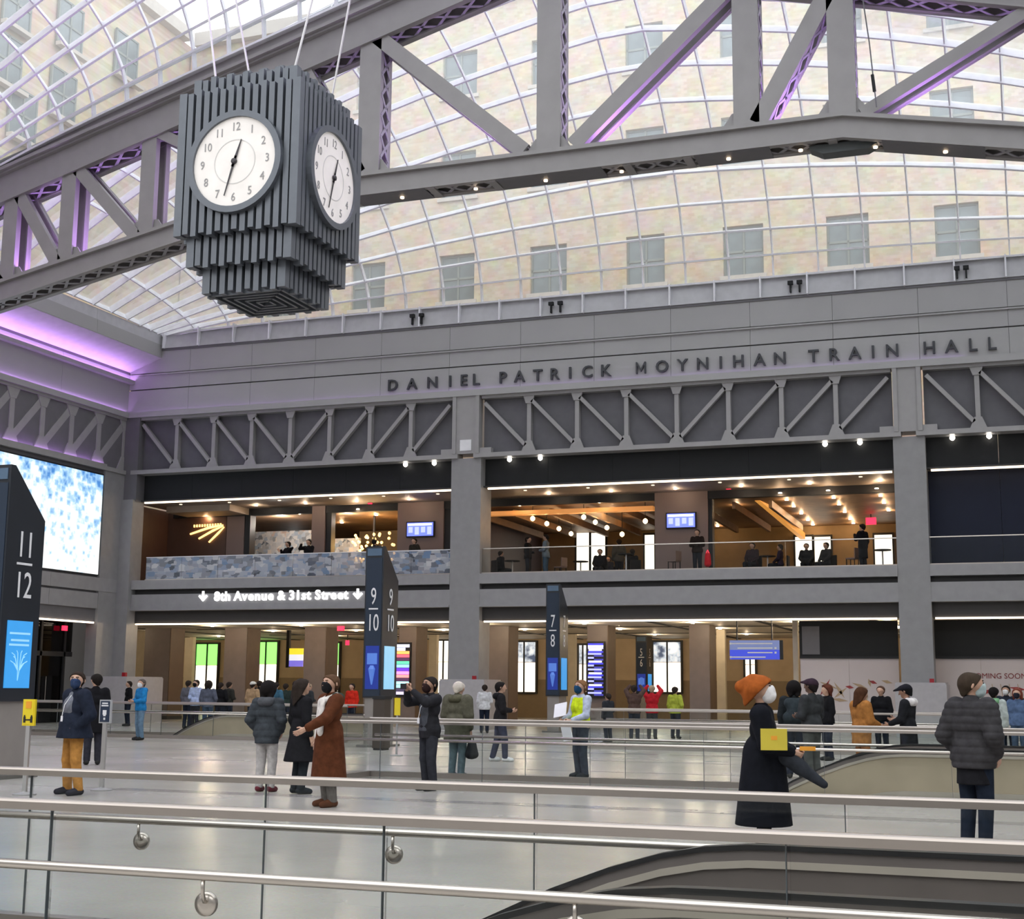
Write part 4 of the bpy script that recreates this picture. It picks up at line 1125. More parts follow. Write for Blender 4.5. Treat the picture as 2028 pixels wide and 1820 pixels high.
for bi, (x0, x1) in enumerate(BAYS):
    t = thing('gallery_railing', RL[bi], 'railing', ((x0 + x1) / 2, D + .25, 6.1)); xm = (x0 + x1) / 2
    if bi == 0: x0 = XA(289, D + .25, 1130)
    n = 8; dx = (x1 - x0) / n
    for k in range(n):
        MB().box(x0 + dx * k + .01 - xm, x0 + dx * (k + 1) - .01 - xm, -.012, .012, 0, 1.0).build('glass_panel', M_FILM if bi == 0 else M_GLASS, t)
    MB().box(x0 - xm, x1 - xm, -.025, .025, 1.0, 1.035).build('top_rail', M_TUBE if bi else M_WHITE, t)
    MB().box(x0 - xm, x1 - xm, -.06, .06, -.0, .06).build('base_shoe', M_CAP, t)

# ------------------------------------------------------------------ lettering
def letters(root, s, xs, z, y, size, m, rot=FRONT, ext=.05, bold=.014):
    for ch, x in zip(s, xs):
        if ch == ' ': continue
        if ch == 'M':      # drawn by hand: two stems and a V
            u = size; st = .085 * u; hw = .30 * u; ht = .70 * u
            mb = MB()
            mb.prism([(-hw, 0), (-hw + st, 0), (-hw + st, ht - .2 * u), (0, .10 * u), (hw - st, ht - .2 * u), (hw - st, 0), (hw, 0), (hw, ht), (hw - st * .9, ht), (0, .26 * u), (-hw + st * .9, ht), (-hw, ht)], 2, -ext, ext)
            o = link('letter', mb.mesh('letter', m), root, (x, y, z), rot); continue
        o = link('letter', text_mesh(ch, size, m, ext, 'letter', 1., 'CENTER', bold), root, (x, y, z), rot)


M_LET = mat('dark_letter', (.05, .052, .06), .4)
s = 'DANIEL PATRICK MOYNIHAN TRAIN HALL'
t = thing('wall_lettering', 'row of dark raised capitals naming the hall on the grey fascia', 'lettering')
pxs = {'DANIEL': (780, 818, 858, 893, 920, 944), 'PATRICK': (997, 1030, 1066, 1099, 1130, 1164, 1200), 'MOYNIHAN': (1270, 1312, 1352, 1392, 1428, 1463, 1505, 1545), 'TRAIN': (1612, 1652, 1694, 1730, 1768), 'HALL': (1842, 1886, 1928, 1966)}
for wd_, pp in pxs.items():
    letters(t, wd_, [XA(px, D - .05, 720) for px in pp], float(PY(770, 775, D)[2]), D - .10, .66, M_LET, FRONT, .05)
t = thing('wall_lettering', 'white glowing street name lettering with two arrows on the mezzanine beam', 'lettering')
z0 = float(PY(420, 1190, D)[2])
cu = '8th Avenue & 31st Street'
x0, x1 = XA(424, D, 1180), XA(690, D, 1180)
adv = [w for c, w in zip(cu, [.6, .36, .58, .28, .68, .54, .58, .58, .58, .58, .28, .68, .28, .58, .5, .5, .36, .28, .62, .36, .38, .58, .58, .36])]
tot = sum(adv); acc = 0; xs = []
for a in adv: xs.append(x0 + (x1 - x0) * (acc + a / 2) / tot); acc += a
letters(t, cu, xs, z0, D - .03, .56, M_WHITE_E, FRONT, .03, .02)
for px in (403, 709):
    X = XA(px, D, 1180); mb = MB()
    mb.box(X - .045, X + .045, D - .06, D + .0, z0 + .08, z0 + .42)
    mb.prism([(X - .22, z0 + .20), (X - .16, z0 + .26), (X, z0 + .11), (X + .16, z0 + .26), (X + .22, z0 + .20), (X, z0 - .02)], 1, D - .06, D)
    mb.build('arrow', M_WHITE_E, t)

# ------------------------------------------------------------------ number pylons
M_PYL = mat('pylon_navy', (.016, .020, .028), .38, 0, .05, 2)
M_PYLF = mat('pylon_front', (.028, .042, .068), .12, 0, .05, 2)
M_PED = mat('pylon_pedestal', (.30, .275, .255), .35, .2)
M_CYAN = mat('screen_cyan', (.03, .16, .36), .3, emit=(.03, .22, .52), es=.75)
M_COBALT = mat('screen_cobalt', (.008, .02, .14), .3, emit=(.012, .03, .24), es=.5)
M_PALE = mat('screen_pale', (.2, .4, .55), .3, emit=(.25, .52, .72), es=.55)
PYL = [(18, 19.9, '11', '12', 'tallest-looking'), (757, 34.9, '9', '10', ''), (1109, 49.6, '7', '8', ''), (1281, 64.9, '5', '6', '')]
for k, (px, y0, n1, n2, _) in enumerate(PYL):
    xr = XA(px, y0, 1000 if k == 0 else 1250); w, dp = .55, 1.0; zt = 5.45 if k < 3 else 4.1
    t = thing('track_pylon', 'dark navy slant-topped pylon with white numbers %s over %s %s' % (n1, n2, ['beside the yellow sign', 'beside the waste bin', 'close to the mezzanine beam', 'deep under the mezzanine'][k]), 'pylon', (xr - w / 2, y0 + dp / 2, 0))
    h = w / 2; q = dp / 2
    zl = zt - (.9 if k < 3 else 0)
    MB().prism([(-q, 1.32), (q, 1.32), (q, zl), (-q + .12, zt), (-q, zt)], 0, -h, h).build('body', M_PYL, t)
    MB().box(-h + .04, h - .04, -q - .012, -q, 1.36, zt - .32).build('front_glass', M_PYLF, t)
    MB().box(-h + .06, h - .06, -q - .016, -q, zt - .26, zt - .06).build('top_reflection', mat('pylon_top_reflection', (.10, .16, .24), .2), t)  # lighter blue plate, stands for the reflection at the front top
    MB().box(-h + .05, h - .05, -q + .05, q - .05, .06, 1.32).build('pedestal', M_PED, t)
    MB().box(-h - .1, h + .1, -q - .1, q + .1, 0, .06).build('base_plate', mat('base_steel', (.2, .19, .18), .3, .6), t)
    zs_ = (4.05, 3.86, 3.15) if k < 3 else (3.5, 3.3, 2.75)
    sx = .62
    for sd in ('side', 'front'):
        sz = .66 if k < 3 else .5
        for s_, z in ((n1, zs_[0] - .20 if k < 3 else zs_[0] - .35), (n2, zs_[2] - .02 if k < 3 else zs_[2] - .1)):
            me = text_mesh(s_, sz, M_WHITE, .004, 'numeral', .72 if sd == 'side' else .55, 'CENTER', .0)
            if sd == 'side': link('numeral', me, t, (h + .012, .0, z), RIGHT)
            else: link('numeral', me, t, (0, -q - .02, z), FRONT)
        zb_l = (zs_[0] - .20 + zs_[2] - .02 + sz * .72) / 2 if k < 3 else zs_[2] + .33
        if sd == 'side': MB().box(h, h + .015, -.2, .2, zb_l - .02, zb_l + .02).build('divider', M_WHITE, t)
        else: MB().box(-.14, .14, -q - .02, -q, zb_l - .02, zb_l + .02).build('divider', M_WHITE, t)
    # screens: on the right side a light blue panel with a tree of lines, on the front a cobalt one
    sc0, sc1 = (1.55, 2.72) if k < 3 else (1.5, 2.3)
    o = MB().box(h, h + .018, -.34, .32, sc0, sc1).build('screen', M_CYAN if k < 1 else (M_PALE if k == 1 else M_CYAN), t)
    if k == 0:
        for z, a, b in ((2.50, -.28, .26), (2.38, -.24, .24), (2.30, -.28, .24)): MB().box(h + .018, h + .024, a, b, z - .018, z + .018).build('caption', M_PALE, t)
        for sg in (-1, 1):
            for r_, zz in ((.20, 2.16), (.15, 2.10), (.22, 2.02), (.12, 1.98), (.07, 2.2)):
                MB().tube([(h + .022, -.01, 1.68), (h + .022, sg * .02, 1.85), (h + .022, sg * r_ * .6, zz - .04), (h + .022, sg * r_, zz)], .008, 5).build('branch', M_PALE, t)
    o = MB().box(-.2, .2, -q - .022, -q, sc0, sc1).build('screen', M_COBALT, t)
    MB().box(-.15, .15, -q - .028, -q - .02, sc1 - .5, sc1 - .2).build('caption', mat('screen_mid', (.06, .13, .4), .3, emit=(.08, .18, .55), es=.45), t)
    MB().lathe([(.02, -.3), (.06, -.1), (.1, .12), (.05, .22)], (0, -q - .02, sc0 + .42), 10).build('figure', mat('screen_mid', (.12, .25, .7)), t)

# ------------------------------------------------------------------ railings round the escalator wells
DISC = MB().lathe([(.062, -.02), (.066, 0), (.062, .022), (.03, .026)], (0, 0, 0), 20, 1)
JX = -.92
CAPP = [(-.036, 1.018), (.036, 1.018), (.036, 1.056), (.030, 1.066), (.018, 1.071), (-.018, 1.071), (-.030, 1.066), (-.036, 1.056)]


def railing(x0, x1, y, label, hand=-1, brackets=True):
    t = thing('glass_railing', label, 'railing', ((x0 + x1) / 2, y, 0)); xm = (x0 + x1) / 2
    MB().prism(CAPP, 0, x0 - xm, x1 - xm).build('cap_rail', M_CAP, t)
    js = sorted([x0, x1] + [JX + 1.83 * k for k in range(-22, 4) if x0 + .3 < JX + 1.83 * k < x1 - .3])
    for a, b in zip(js[:-1], js[1:]):
        MB().box(a + .008 - xm, b - .008 - xm, -.010, .010, .06, 1.018).build('glass_panel', M_GLASS, t)
        MB().box(b - .010 - xm, b - .006 - xm, -.011, .011, .06, 1.018).build('glass_edge', M_GLASSE, t)
    MB().box(x0 - xm, x1 - xm, -.06, .06, 0, .10).build('base_shoe', M_CAP, t)
    if hand:
        yh = hand * .09
        MB().tube([(x0 + .15 - xm, yh, .76), (x1 - .15 - xm, yh, .76)], .024, 12).build('handrail', M_TUBE, t, True)
        if brackets:
            for a, b in zip(js[:-1], js[1:]):
                if b - a < 1: continue
                xb = (a + b) / 2 - xm
                e = MB().tube([(xb + .02, yh, .742), (xb + .02, yh, .68), (xb + .01, yh * .6, .635), (xb, hand * .02, .63)], .011, 6).build('bracket', M_TUBE, t, True)
                MB().lathe([(.056, -.006), (.058, 0), (.056, .022), (.02, .028)], (xb, hand * .012, .62), 20, 1).build('mount_disc', M_TUBE, e, True)
    return t


RN = ['in front of', 'behind']
WHO = [('the nearest escalator with the black handrails', None), ('the escalator beside the orange beanie', 'the well left of the 11 over 12 pylon'), ('the escalator well behind the yellow-vested guard', 'the well left of the 9 over 10 pylon')]
for ri, (a, b) in enumerate(ROWS):
    for bi, (x0, x1) in enumerate(BANKS):
        if bi == 1 and ri < 2: continue
        xa, xb = (x0 - .1, 4.6) if bi == 0 else (x0 - .1, x1 + 2.2)
        for y, wch in ((a, 0), (b, 1)):
            railing(xa, xb, y, 'long bronze-capped glass railing %s %s' % (RN[wch], WHO[ri][bi]), -1, ri == 0)
        t = thing('glass_railing', 'short glass end railing closing ' + WHO[ri][bi], 'railing', (xa, (a + b) / 2, 0)); hh = (b - a) / 2 - .08
        MB().box(-.035, .035, -hh, hh, 1.018, 1.07).build('cap_rail', M_CAP, t); MB().box(-.01, .01, -hh, hh, .1, 1.018).build('glass_panel', M_GLASS, t); MB().box(-.06, .06, -hh, hh, 0, .1).build('base_shoe', M_CAP, t)

# ------------------------------------------------------------------ escalators
M_BAL = mat('balustrade_steel', (.22, .19, .175), .36, .4, .05)
M_BALI = mat('balustrade_cream', (.60, .54, .46), .35, .3)
M_BGD = mat('belt_guide', (.22, .19, .18), .4, .3)
M_STEP = mat('escalator_step', (.10, .10, .10), .5, .3)


def escalator(ya, yb, xt, label, bal=M_BAL):
    """landing right of xt, going down towards -x"""
    t = thing('escalator', label, 'escalator', (xt, (ya + yb) / 2, 0)); ym = (ya + yb) / 2
    zr = .80
    prof = [(3.6, zr), (0.2, zr), (0, zr - .003), (-.25, zr - .025), (-.5, zr - .075), (-.8, zr - .165), (-1.15, zr - .30), (-1.6, zr - .51), (-6.9, zr - 3.57)]
    for y in (ya + .17, yb - .17):
        yl = y - ym
        pts = [(x, yl, z) for x, z in prof]
        mb = MB()     # flattened belt
        belt = [(x, z) for x, z in prof]
        lo = [(x, z - .028) for x, z in prof]
        n = len(belt)
        vs = [(x, yl - .042, z) for x, z in belt] + [(x, yl + .042, z) for x, z in belt] + [(x, yl - .042, z) for x, z in lo] + [(x, yl + .042, z) for x, z in lo]
        fs = []
        for i in range(n - 1):
            fs += [(i, i + 1, n + i + 1, n + i), (2 * n + i, 3 * n + i, 3 * n + i + 1, 2 * n + i + 1), (i, 2 * n + i, 2 * n + i + 1, i + 1), (n + i, n + i + 1, 3 * n + i + 1, 3 * n + i)]
        fs += [(0, n, 3 * n, 2 * n), (n - 1, 3 * n - 1, 4 * n - 1, 2 * n - 1)]
        mb.add(vs, fs); mb.build('handrail_belt', M_RUBBER, t)
        def band(nm, m, d0, d1, hw):
            up = [(x, z - d0) for x, z in prof]; dn = [(x, z - d1) for x, z in prof]
            b = MB(); vs = [(x, yl - hw, z) for x, z in up] + [(x, yl + hw, z) for x, z in up] + [(x, yl - hw, z) for x, z in dn] + [(x, yl + hw, z) for x, z in dn]
            f2 = []
            for i in range(n - 1):
                f2 += [(i, i + 1, n + i + 1, n + i), (2 * n + i, 3 * n + i, 3 * n + i + 1, 2 * n + i + 1), (i, 2 * n + i, 2 * n + i + 1, i + 1), (n + i, n + i + 1, 3 * n + i + 1, 3 * n + i)]
            f2 += [(0, n, 3 * n, 2 * n), (n - 1, 3 * n - 1, 4 * n - 1, 2 * n - 1)]
            b.add(vs, f2).build(nm, m, t)
        band('belt_guide', M_BGD, .028, .085, .03)
        band('deck_strip', M_BALI, .085, .125, .035)
        band('balustrade', bal, .125, .62, .018)
        band('inner_deck', M_BALI, .62, .70, .08)
        band('skirt', bal, .70, 1.0, .05)
    MB().box(-.2, 3.6, -(yb - ya) / 2 + .25, (yb - ya) / 2 - .25, -.02, .012).build('landing_plate', M_TUBE, t)
    st = MB().box(-.2, .2, -(yb - ya) / 2 + .26, (yb - ya) / 2 - .26, -.2, 0).mesh('step', M_STEP)
    for k in range(16): link('step', st, t, (-.4 - .4 * k, 0, -.02 - max(0, k - 1) * .21))
    return t


escalator(6.0, 8.15, XA(1450, 7.5, 1683), 'escalator with black handrails behind the nearest glass railing')
escalator(21.7, 23.85, XA(1800, 23.5, 1484), 'escalator beside the person in the orange beanie', mat('balustrade_warm_lit', (.55, .46, .33), .4, .15))  # balustrade steel coloured tan, warm light put into its colour
escalator(37.3, 39.45, XA(505, 39, 1412), 'escalator left of the 9 over 10 pylon', mat('balustrade_warm_lit', (.55, .46, .33)))  # same steel with the warm light in its colour

# ------------------------------------------------------------------ sign stands, bin
def sign_stand(px, pyb, box, label, m, marks):
    p = PZ(px, pyb); Y = float(p[1]); a = PY(box[0], box[3], Y); b = PY(box[1], box[2], Y)
    t = thing('sign_stand', label, 'sign', (float((a[0] + b[0]) / 2), Y, 0)); w = float(b[0] - a[0]) / 2; z0, z1 = float(a[2]), float(b[2])
    MB().lathe([(.17, 0), (.17, .02), (.05, .04), (.025, .06)], (0, 0, 0), 20).build('foot', M_STEEL, t)
    MB().box(-.035, .035, -.02, .02, .05, z0).build('post', mat('stand_post', (.5, .49, .48), .35, .5), t)
    MB().box(-w, w, -.02, .02, z0, z1).build('frame', mat('stand_frame', (.55, .56, .58), .4, .4) if m != 'y' else mat('sign_yellow', (.80, .62, .02), .5), t)
    MB().box(-w + .02, w - .02, -.026, -.02, z0 + .02, z1 - .02).build('panel', mat('sign_yellow', (.80, .62, .02), .5) if m == 'y' else mat('sign_navy', (.02, .035, .07), .4), t)
    H_ = z1 - z0
    for (x0, x1, f0, f1, mm) in marks:
        MB().box(x0 * w, x1 * w, -.032, -.026, z0 + f0 * H_, z0 + f1 * H_).build('mark', mm, t)
    return t


M_ORG = mat('orange_print', (.85, .36, .03), .5)
sign_stand(58, 1575, (45, 72, 1385, 1437), 'yellow distance sign on a slim post beside the 11 over 12 pylon', 'y', [(-.45, .45, .66, .92, M_ORG), (-.75, -.4, .12, .34, M_BLACK), (.4, .75, .12, .34, M_BLACK), (-.35, .35, .2, .25, M_BLACK), (-.68, -.48, .34, .4, M_BLACK), (.48, .68, .34, .4, M_BLACK)])
sign_stand(206, 1566, (197, 222, 1386, 1432), 'dark navy notice with a white mask symbol on a slim post', 'n', [(-.6, .6, .72, .78, M_WHITE), (-.5, .5, .82, .88, M_WHITE), (-.32, .32, .36, .56, M_WHITE), (-.15, .15, .14, .24, M_WHITE), (-.2, .2, .3, .36, M_WHITE)])
p = PZ(785, 1497); Y = float(p[1])
t = thing('sign_stand', 'narrow yellow distance sign beside the 9 over 10 pylon', 'sign', (float(p[0]), Y, 0))
MB().box(-.07, .07, -.02, .02, .95, 1.36).build('panel', mat('sign_yellow', (.80, .62, .02), .5), t); MB().box(-.02, .02, -.015, .015, 0, .95).build('post', M_STEEL, t); MB().lathe([(.15, 0), (.15, .02), (.03, .04)], (0, 0, 0), 16).build('foot', M_STEEL, t)
X = XA(770, 34)
t = thing('waste_bin', 'dark brown waste bin in front of the 9 over 10 pylon', 'bin', (X, 33.6, 0))
MB().box(-.16, .16, -.2, .2, .05, 1.3).build('body', mat('bin_brown', (.06, .045, .035), .45), t); MB().box(-.18, .18, -.22, .22, 1.3, 1.38).build('lid', M_BLACK, t); MB().box(-.14, .14, -.18, .18, 0, .05).build('plinth', M_BLACK, t)

# ------------------------------------------------------------------ people: smooth implicit figures, meshed with surface nets
def surface_nets(V, lo, h):
    S = V < 0; nx, ny, nz = V.shape
    c = [S[i:nx - 1 + i, j:ny - 1 + j, k:nz - 1 + k] for i in (0, 1) for j in (0, 1) for k in (0, 1)]
    n = sum(x.astype(np.int8) for x in c); mix = (n > 0) & (n < 8)
    idx = -np.ones(mix.shape, np.int64); ii = np.argwhere(mix); idx[mix] = np.arange(len(ii))
    acc = np.zeros((len(ii), 3)); cnt = np.zeros(len(ii))
    corners = np.array([(i, j, k) for i in (0, 1) for j in (0, 1) for k in (0, 1)])
    for a in range(8):
        for b in range(a + 1, 8):
            if np.abs(corners[a] - corners[b]).sum() != 1: continue
            pa, pb = ii + corners[a], ii + corners[b]
            va, vb = V[pa[:, 0], pa[:, 1], pa[:, 2]], V[pb[:, 0], pb[:, 1], pb[:, 2]]
            m = (va < 0) != (vb < 0)
            t = np.where(m, va / np.where(m, va - vb, 1), 0)
            acc += np.where(m[:, None], corners[a] + (corners[b] - corners[a]) * t[:, None], 0); cnt += m
    verts = (ii + acc / cnt[:, None]) * h + lo
    faces = []
    for ax in range(3):
        s0 = [slice(1, -1)] * 3; s1 = [slice(1, -1)] * 3; s0[ax] = slice(0, -1); s1[ax] = slice(1, None)
        A, B = S[tuple(s0)], S[tuple(s1)]
        for flip in (False, True):
            e = np.argwhere((A & ~B) if not flip else (~A & B))
            if not len(e): continue
            off = np.ones(3, int); off[ax] = 0; e = e + off
            u, w = (ax + 1) % 3, (ax + 2) % 3
            q = []
            for du, dw in ((-1, -1), (0, -1), (0, 0), (-1, 0)):
                d = np.zeros(3, int); d[u] = du; d[w] = dw; p = e + d; q.append(idx[p[:, 0], p[:, 1], p[:, 2]])
            q = np.stack(q, 1); faces.append(q[:, ::-1] if flip else q)
    return verts, np.concatenate(faces)


class SDF:
    """smooth union of tapered capsules (a, b, ra, rb, flatten-y), then cuts by planes (point, normal: keep the side against the normal)"""
    def __init__(s, k=.03): s.p = []; s.cut = []; s.k = k; s.neg = []

    def cap(s, a, b, ra, rb=None, fy=1.): s.p.append((np.array(a, float), np.array(b, float), ra, ra if rb is None else rb, fy)); return s

    def plane(s, p, n): n = np.array(n, float); s.cut.append((np.array(p, float), n / np.linalg.norm(n))); return s

    def eval(s, P):
        d = None
        for a, b, ra, rb, fy in s.p:
            sc = np.array([1, 1 / fy, 1]); pa = (P - a) * sc; ba = (b - a) * sc; L = max(1e-9, ba @ ba)
            t = np.clip((pa @ ba) / L, 0, 1)
            e = (np.linalg.norm(pa - t[..., None] * ba, axis=-1) - (ra + (rb - ra) * t)) * min(1, fy)
            if d is None: d = e
            else:
                h = np.clip(.5 + .5 * (e - d) / s.k, 0, 1); d = e * (1 - h) + d * h - s.k * h * (1 - h)
        for p, n in s.cut: d = np.maximum(d, (P - p) @ n)
        return d

    def mesh(s, h):
        lo = np.min([np.minimum(a, b) - max(ra, rb) for a, b, ra, rb, fy in s.p], 0) - 2.5 * h
        hi = np.max([np.maximum(a, b) + max(ra, rb) for a, b, ra, rb, fy in s.p], 0) + 2.5 * h
        n = np.ceil((hi - lo) / h).astype(int) + 1
        g = np.stack(np.meshgrid(*[lo[i] + h * np.arange(n[i]) for i in range(3)], indexing='ij'), -1)
        return surface_nets(s.eval(g), lo, h)


def np_mesh(name, v, f, m):
    me = bpy.data.meshes.new(name); me.vertices.add(len(v)); me.vertices.foreach_set('co', np.asarray(v, np.float32).ravel())
    me.loops.add(len(f) * 4); me.loops.foreach_set('vertex_index', np.asarray(f, np.int32).ravel())
    me.polygons.add(len(f)); me.polygons.foreach_set('loop_start', np.arange(0, len(f) * 4, 4, dtype=np.int32))
    me.polygons.foreach_set('use_smooth', np.ones(len(f), bool)); me.materials.append(m); me.update(calc_edges=True); me.validate()
    return me


def hand_template(grip):
    """palm at the origin, fingers along -z, palm facing -x ... mirrored for the other side"""
    s = SDF(.010)
    s.cap((0, -.02, 0), (0, -.024, -.07), .017, .016).cap((0, .02, 0), (0, .024, -.07), .017, .016).cap((0, 0, .03), (0, 0, -.06), .024, .02)
    for k, (y, L) in enumerate(((.030, .062), (.011, .070), (-.009, .066), (-.028, .052))):
        if grip: pts = [(0, y, -.08), (-.028, y, -.098), (-.055, y, -.085), (-.058, y, -.058)]
        else: pts = [(0, y, -.08), (-.004, y * 1.05, -.08 - L * .45), (-.014, y * 1.08, -.08 - L * .8), (-.026, y * 1.08, -.08 - L * 1.05)]
        for a, b in zip(pts[:-1], pts[1:]): s.cap(a, b, .0088, .0082)
    th = [(-.005, .028, -.02), (-.018, .052, -.045), (-.03, .06, -.075)] if not grip else [(-.008, .028, -.02), (-.03, .046, -.05), (-.052, .034, -.07)]
    for a, b in zip(th[:-1], th[1:]): s.cap(a, b, .0125, .0095)
    s.k = .006
    return s.mesh(.0055)


HANDS = {False: hand_template(False), True: hand_template(True)}
SKIN = {k: mat('skin_' + k, c, .55, 0, .06, 20) for k, c in (('a', (.56, .34, .24)), ('b', (.42, .24, .16)), ('c', (.16, .085, .055)))}


def cloth(c, rough=.85, bump=.25):
    c = tuple(round(float(x), 3) for x in c)
    return mat('cloth_%s' % str(c), c, rough, 0, .22, 14, bump=bump, spec=.12)


def rot_to(d):
    """matrix that takes -z to direction d"""
    d = Vector(d).normalized(); q = Vector((0, 0, -1)).rotation_difference(d); return np.array(q.to_matrix())


N_P = [0]


def person(label, pos, face, h=1.74, top=(.05, .05, .06), legs=(.05, .06, .09), skin='a', hair=(.03, .02, .015), style='short', mask=None, hat=None, hem=.86, flare=.0, puff=.03,
           armL='down', armR='down', step=.0, turn=0, tilt=0, shoes=(.03, .03, .03), res=.015, hood=None, scarf=None, shirt=None, vest=None, lean=0., grip=(False, False), group=None, bulk=1., sit=False, open_=False, ribs=0, backpack=None, under=None, badge=False, head=1.1, spread=0.):
    s = h / 1.75
    t = thing('person', label, 'person', tuple(pos), math.radians(face), group)
    b = bulk
    z0 = -.42 if sit else 0.
    lz = lambda z: z + z0 if z > .8 else z
    V = lambda x, y, z: np.array([x, y + lean * max(0, z - .9), lz(z)]) * s
    # joints
    hip = {sd: V(sd * .095, 0, .92) for sd in (-1, 1)}
    if sit:
        knee = {sd: np.array([sd * .12, .42, .50]) * s for sd in (-1, 1)}; ank = {sd: np.array([sd * .12, .40, .09]) * s for sd in (-1, 1)}
    else:
        knee = {sd: V(sd * (.10 + spread * .5), .02 + sd * step * .5, .50) for sd in (-1, 1)}; ank = {sd: V(sd * (.105 + spread), -.03 + sd * step, .09) for sd in (-1, 1)}
    sh = {sd: V(sd * .185 * b, -.01, 1.43) for sd in (-1, 1)}
    arms = {'down': ((.245, -.03, 1.15), (.25, .05, .91)), 'pocket': ((.29, -.07, 1.16), (.22, .07, .98)), 'front': ((.25, .02, 1.16), (.08, .24, 1.14)), 'phone': ((.25, .12, 1.2), (.07, .30, 1.42)),
            'reach': ((.24, .16, 1.2), (.20, .42, 1.06)), 'photo': ((.27, .24, 1.38), (.09, .38, 1.56)), 'back': ((.25, -.12, 1.17), (.12, -.2, 1.0)), 'up': ((.30, .12, 1.6), (.16, .2, 1.78)),
            'hold': ((.23, .05, 1.14), (.15, .3, 1.05)), 'out': ((.42, .1, 1.4), (.66, .16, 1.46)), 'lap': ((.25, .06, 1.17), (.14, .28, 1.02))}
    el, wr = {}, {}
    for sd, nm in ((-1, armL), (1, armR)):
        e, w = arms[nm] if isinstance(nm, str) else nm
        el[sd] = V(sd * e[0] * (1 + (b - 1) * .7), e[1], e[2]); wr[sd] = V(sd * w[0], w[1], w[2])
    # head frame
    hc = V(0, .0, 1.53)
    Rh = np.array((Matrix.Rotation(math.radians(turn), 3, 'Z') @ Matrix.Rotation(math.radians(tilt), 3, 'X')))
    s2 = s * head
    HD = lambda x, y, z: hc + Rh @ (np.array([x, y, z]) * s2)
    # continuous body
    B = SDF(.04)
    torso = [((-.085 * b, 0, 1.28), (.085 * b, 0, 1.28), .118, .8), ((-.07 * b, .005, 1.08), (.07 * b, .005, 1.08), .105, .9), ((-.085 * b, -.01, .95), (.085 * b, -.01, .95), .115, .9), ((-.15 * b, -.01, 1.40), (.15 * b, -.01, 1.40), .065, .9)]
    for a, c, r, fy in torso: B.cap(V(*a), V(*c), r * s, r * s, fy)
    for sd in (-1, 1):
        B.cap(hip[sd], knee[sd], .088 * s, .058 * s).cap(knee[sd], ank[sd], .056 * s, .038 * s)
        B.cap(ank[sd], ank[sd] + np.array([0, .11, -.055]) * s, .034 * s, .026 * s)
        B.cap(sh[sd], el[sd], .052 * s, .042 * s).cap(el[sd], wr[sd], .041 * s, .027 * s)
    B.cap(V(0, -.015, 1.44), HD(0, 0, .06), .056 * s, .053 * s)
    B.cap(HD(0, -.022, .135), HD(0, .022, .13), .088 * s, .086 * s2).cap(HD(0, .035, .075), HD(0, .062, .05), .052 * s, .036 * s2)
    B.cap(HD(0, .102, .125), HD(0, .122, .095), .012 * s, .016 * s2)
    for sd in (-1, 1): B.cap(HD(sd * .088, -.012, .125), HD(sd * .092, -.02, .10), .02 * s, .014 * s2)
    B.k = .022 if res < .02 else .03
    v, f = B.mesh(res)
    vs, fs = [v], [f]; nv = len(v)
    for sd in (-1, 1):
        hv, hf = HANDS[grip[0 if sd < 0 else 1]]
        q = hv.copy(); q[:, 0] *= sd
        q = (q * s) @ rot_to(wr[sd] - el[sd]).T + wr[sd] + (wr[sd] - el[sd]) / np.linalg.norm(wr[sd] - el[sd]) * .03 * s
        if res > .02: continue
        vs.append(q); fs.append((hf if sd > 0 else hf[:, ::-1]) + nv); nv += len(q)
    if res > .02:
        pass
    link('body', np_mesh('body', np.concatenate(vs), np.concatenate(fs), SKIN[skin]), t)

    def part(nm, S, c, rr=None, m=None):
        try: v, f = S.mesh(rr or res)
        except ValueError: return None
        return link(nm, np_mesh(nm, v, f, m or cloth(c)), t)
    # trousers / skirt
    P = SDF(.03)
    for sd in (-1, 1): P.cap(hip[sd], knee[sd], .106 * s, .080 * s).cap(knee[sd], ank[sd] + np.array([0, 0, -.02]), .078 * s, .066 * s)
    P.cap(V(-.075 * b, -.01, .96), V(.075 * b, -.01, .96), .125 * s, .125 * s, .92).plane((0, 0, lz(1.06) * s), (0, 0, 1)).plane((0, 0, .065 * s), (0, 0, -1))
    P.k = .02
    part('trousers', P, legs)
    for sd in (-1, 1):
        S = SDF(.02); a = ank[sd]
        S.cap((a[0], a[1] - .03 * s, a[2] - .035 * s), (a[0] + sd * .015 * s, a[1] + .16 * s, a[2] - .05 * s), .05 * s, .042 * s).cap(a + np.array([0, 0, .03]), a, .048 * s, .05 * s).cap(a + np.array([0, .01, -.01]) * s, a + np.array([0, .13, -.045]) * s, .047 * s, .043 * s).plane((0, 0, ank[sd][2] - .09 * s), (0, 0, -1))
        part('shoe', S, shoes, max(.011, res * .8))
    # jacket or coat
    C = SDF(.03)
    pf = puff
    for a, c, r, fy in torso: C.cap(V(*a), V(*c), (r + pf) * s, (r + pf) * s, fy)
    if hem < .9 and not sit:
        C.cap(V(0, 0, 1.0), V(0, -.01, hem), (.15 + pf) * b * s, (.16 + pf + flare) * b * s, .85)
    C.plane((0, 0, lz(hem) * s if not sit else lz(.90) * s), (0, 0, -1))
    for sd in (-1, 1):
        e2 = wr[sd] - (wr[sd] - el[sd]) * .10
        C.cap(sh[sd], el[sd], (.062 + pf) * s, (.046 + pf * .9) * s).cap(el[sd], e2, (.045 + pf * .9) * s, (.034 + pf * .6) * s)
    C.cap(V(0, -.02, 1.43), V(0, -.015, 1.485), (.062 + pf * .8) * s, (.058 + pf * .6) * s)
    C.k = .025
    jk = part('jacket', C, top)
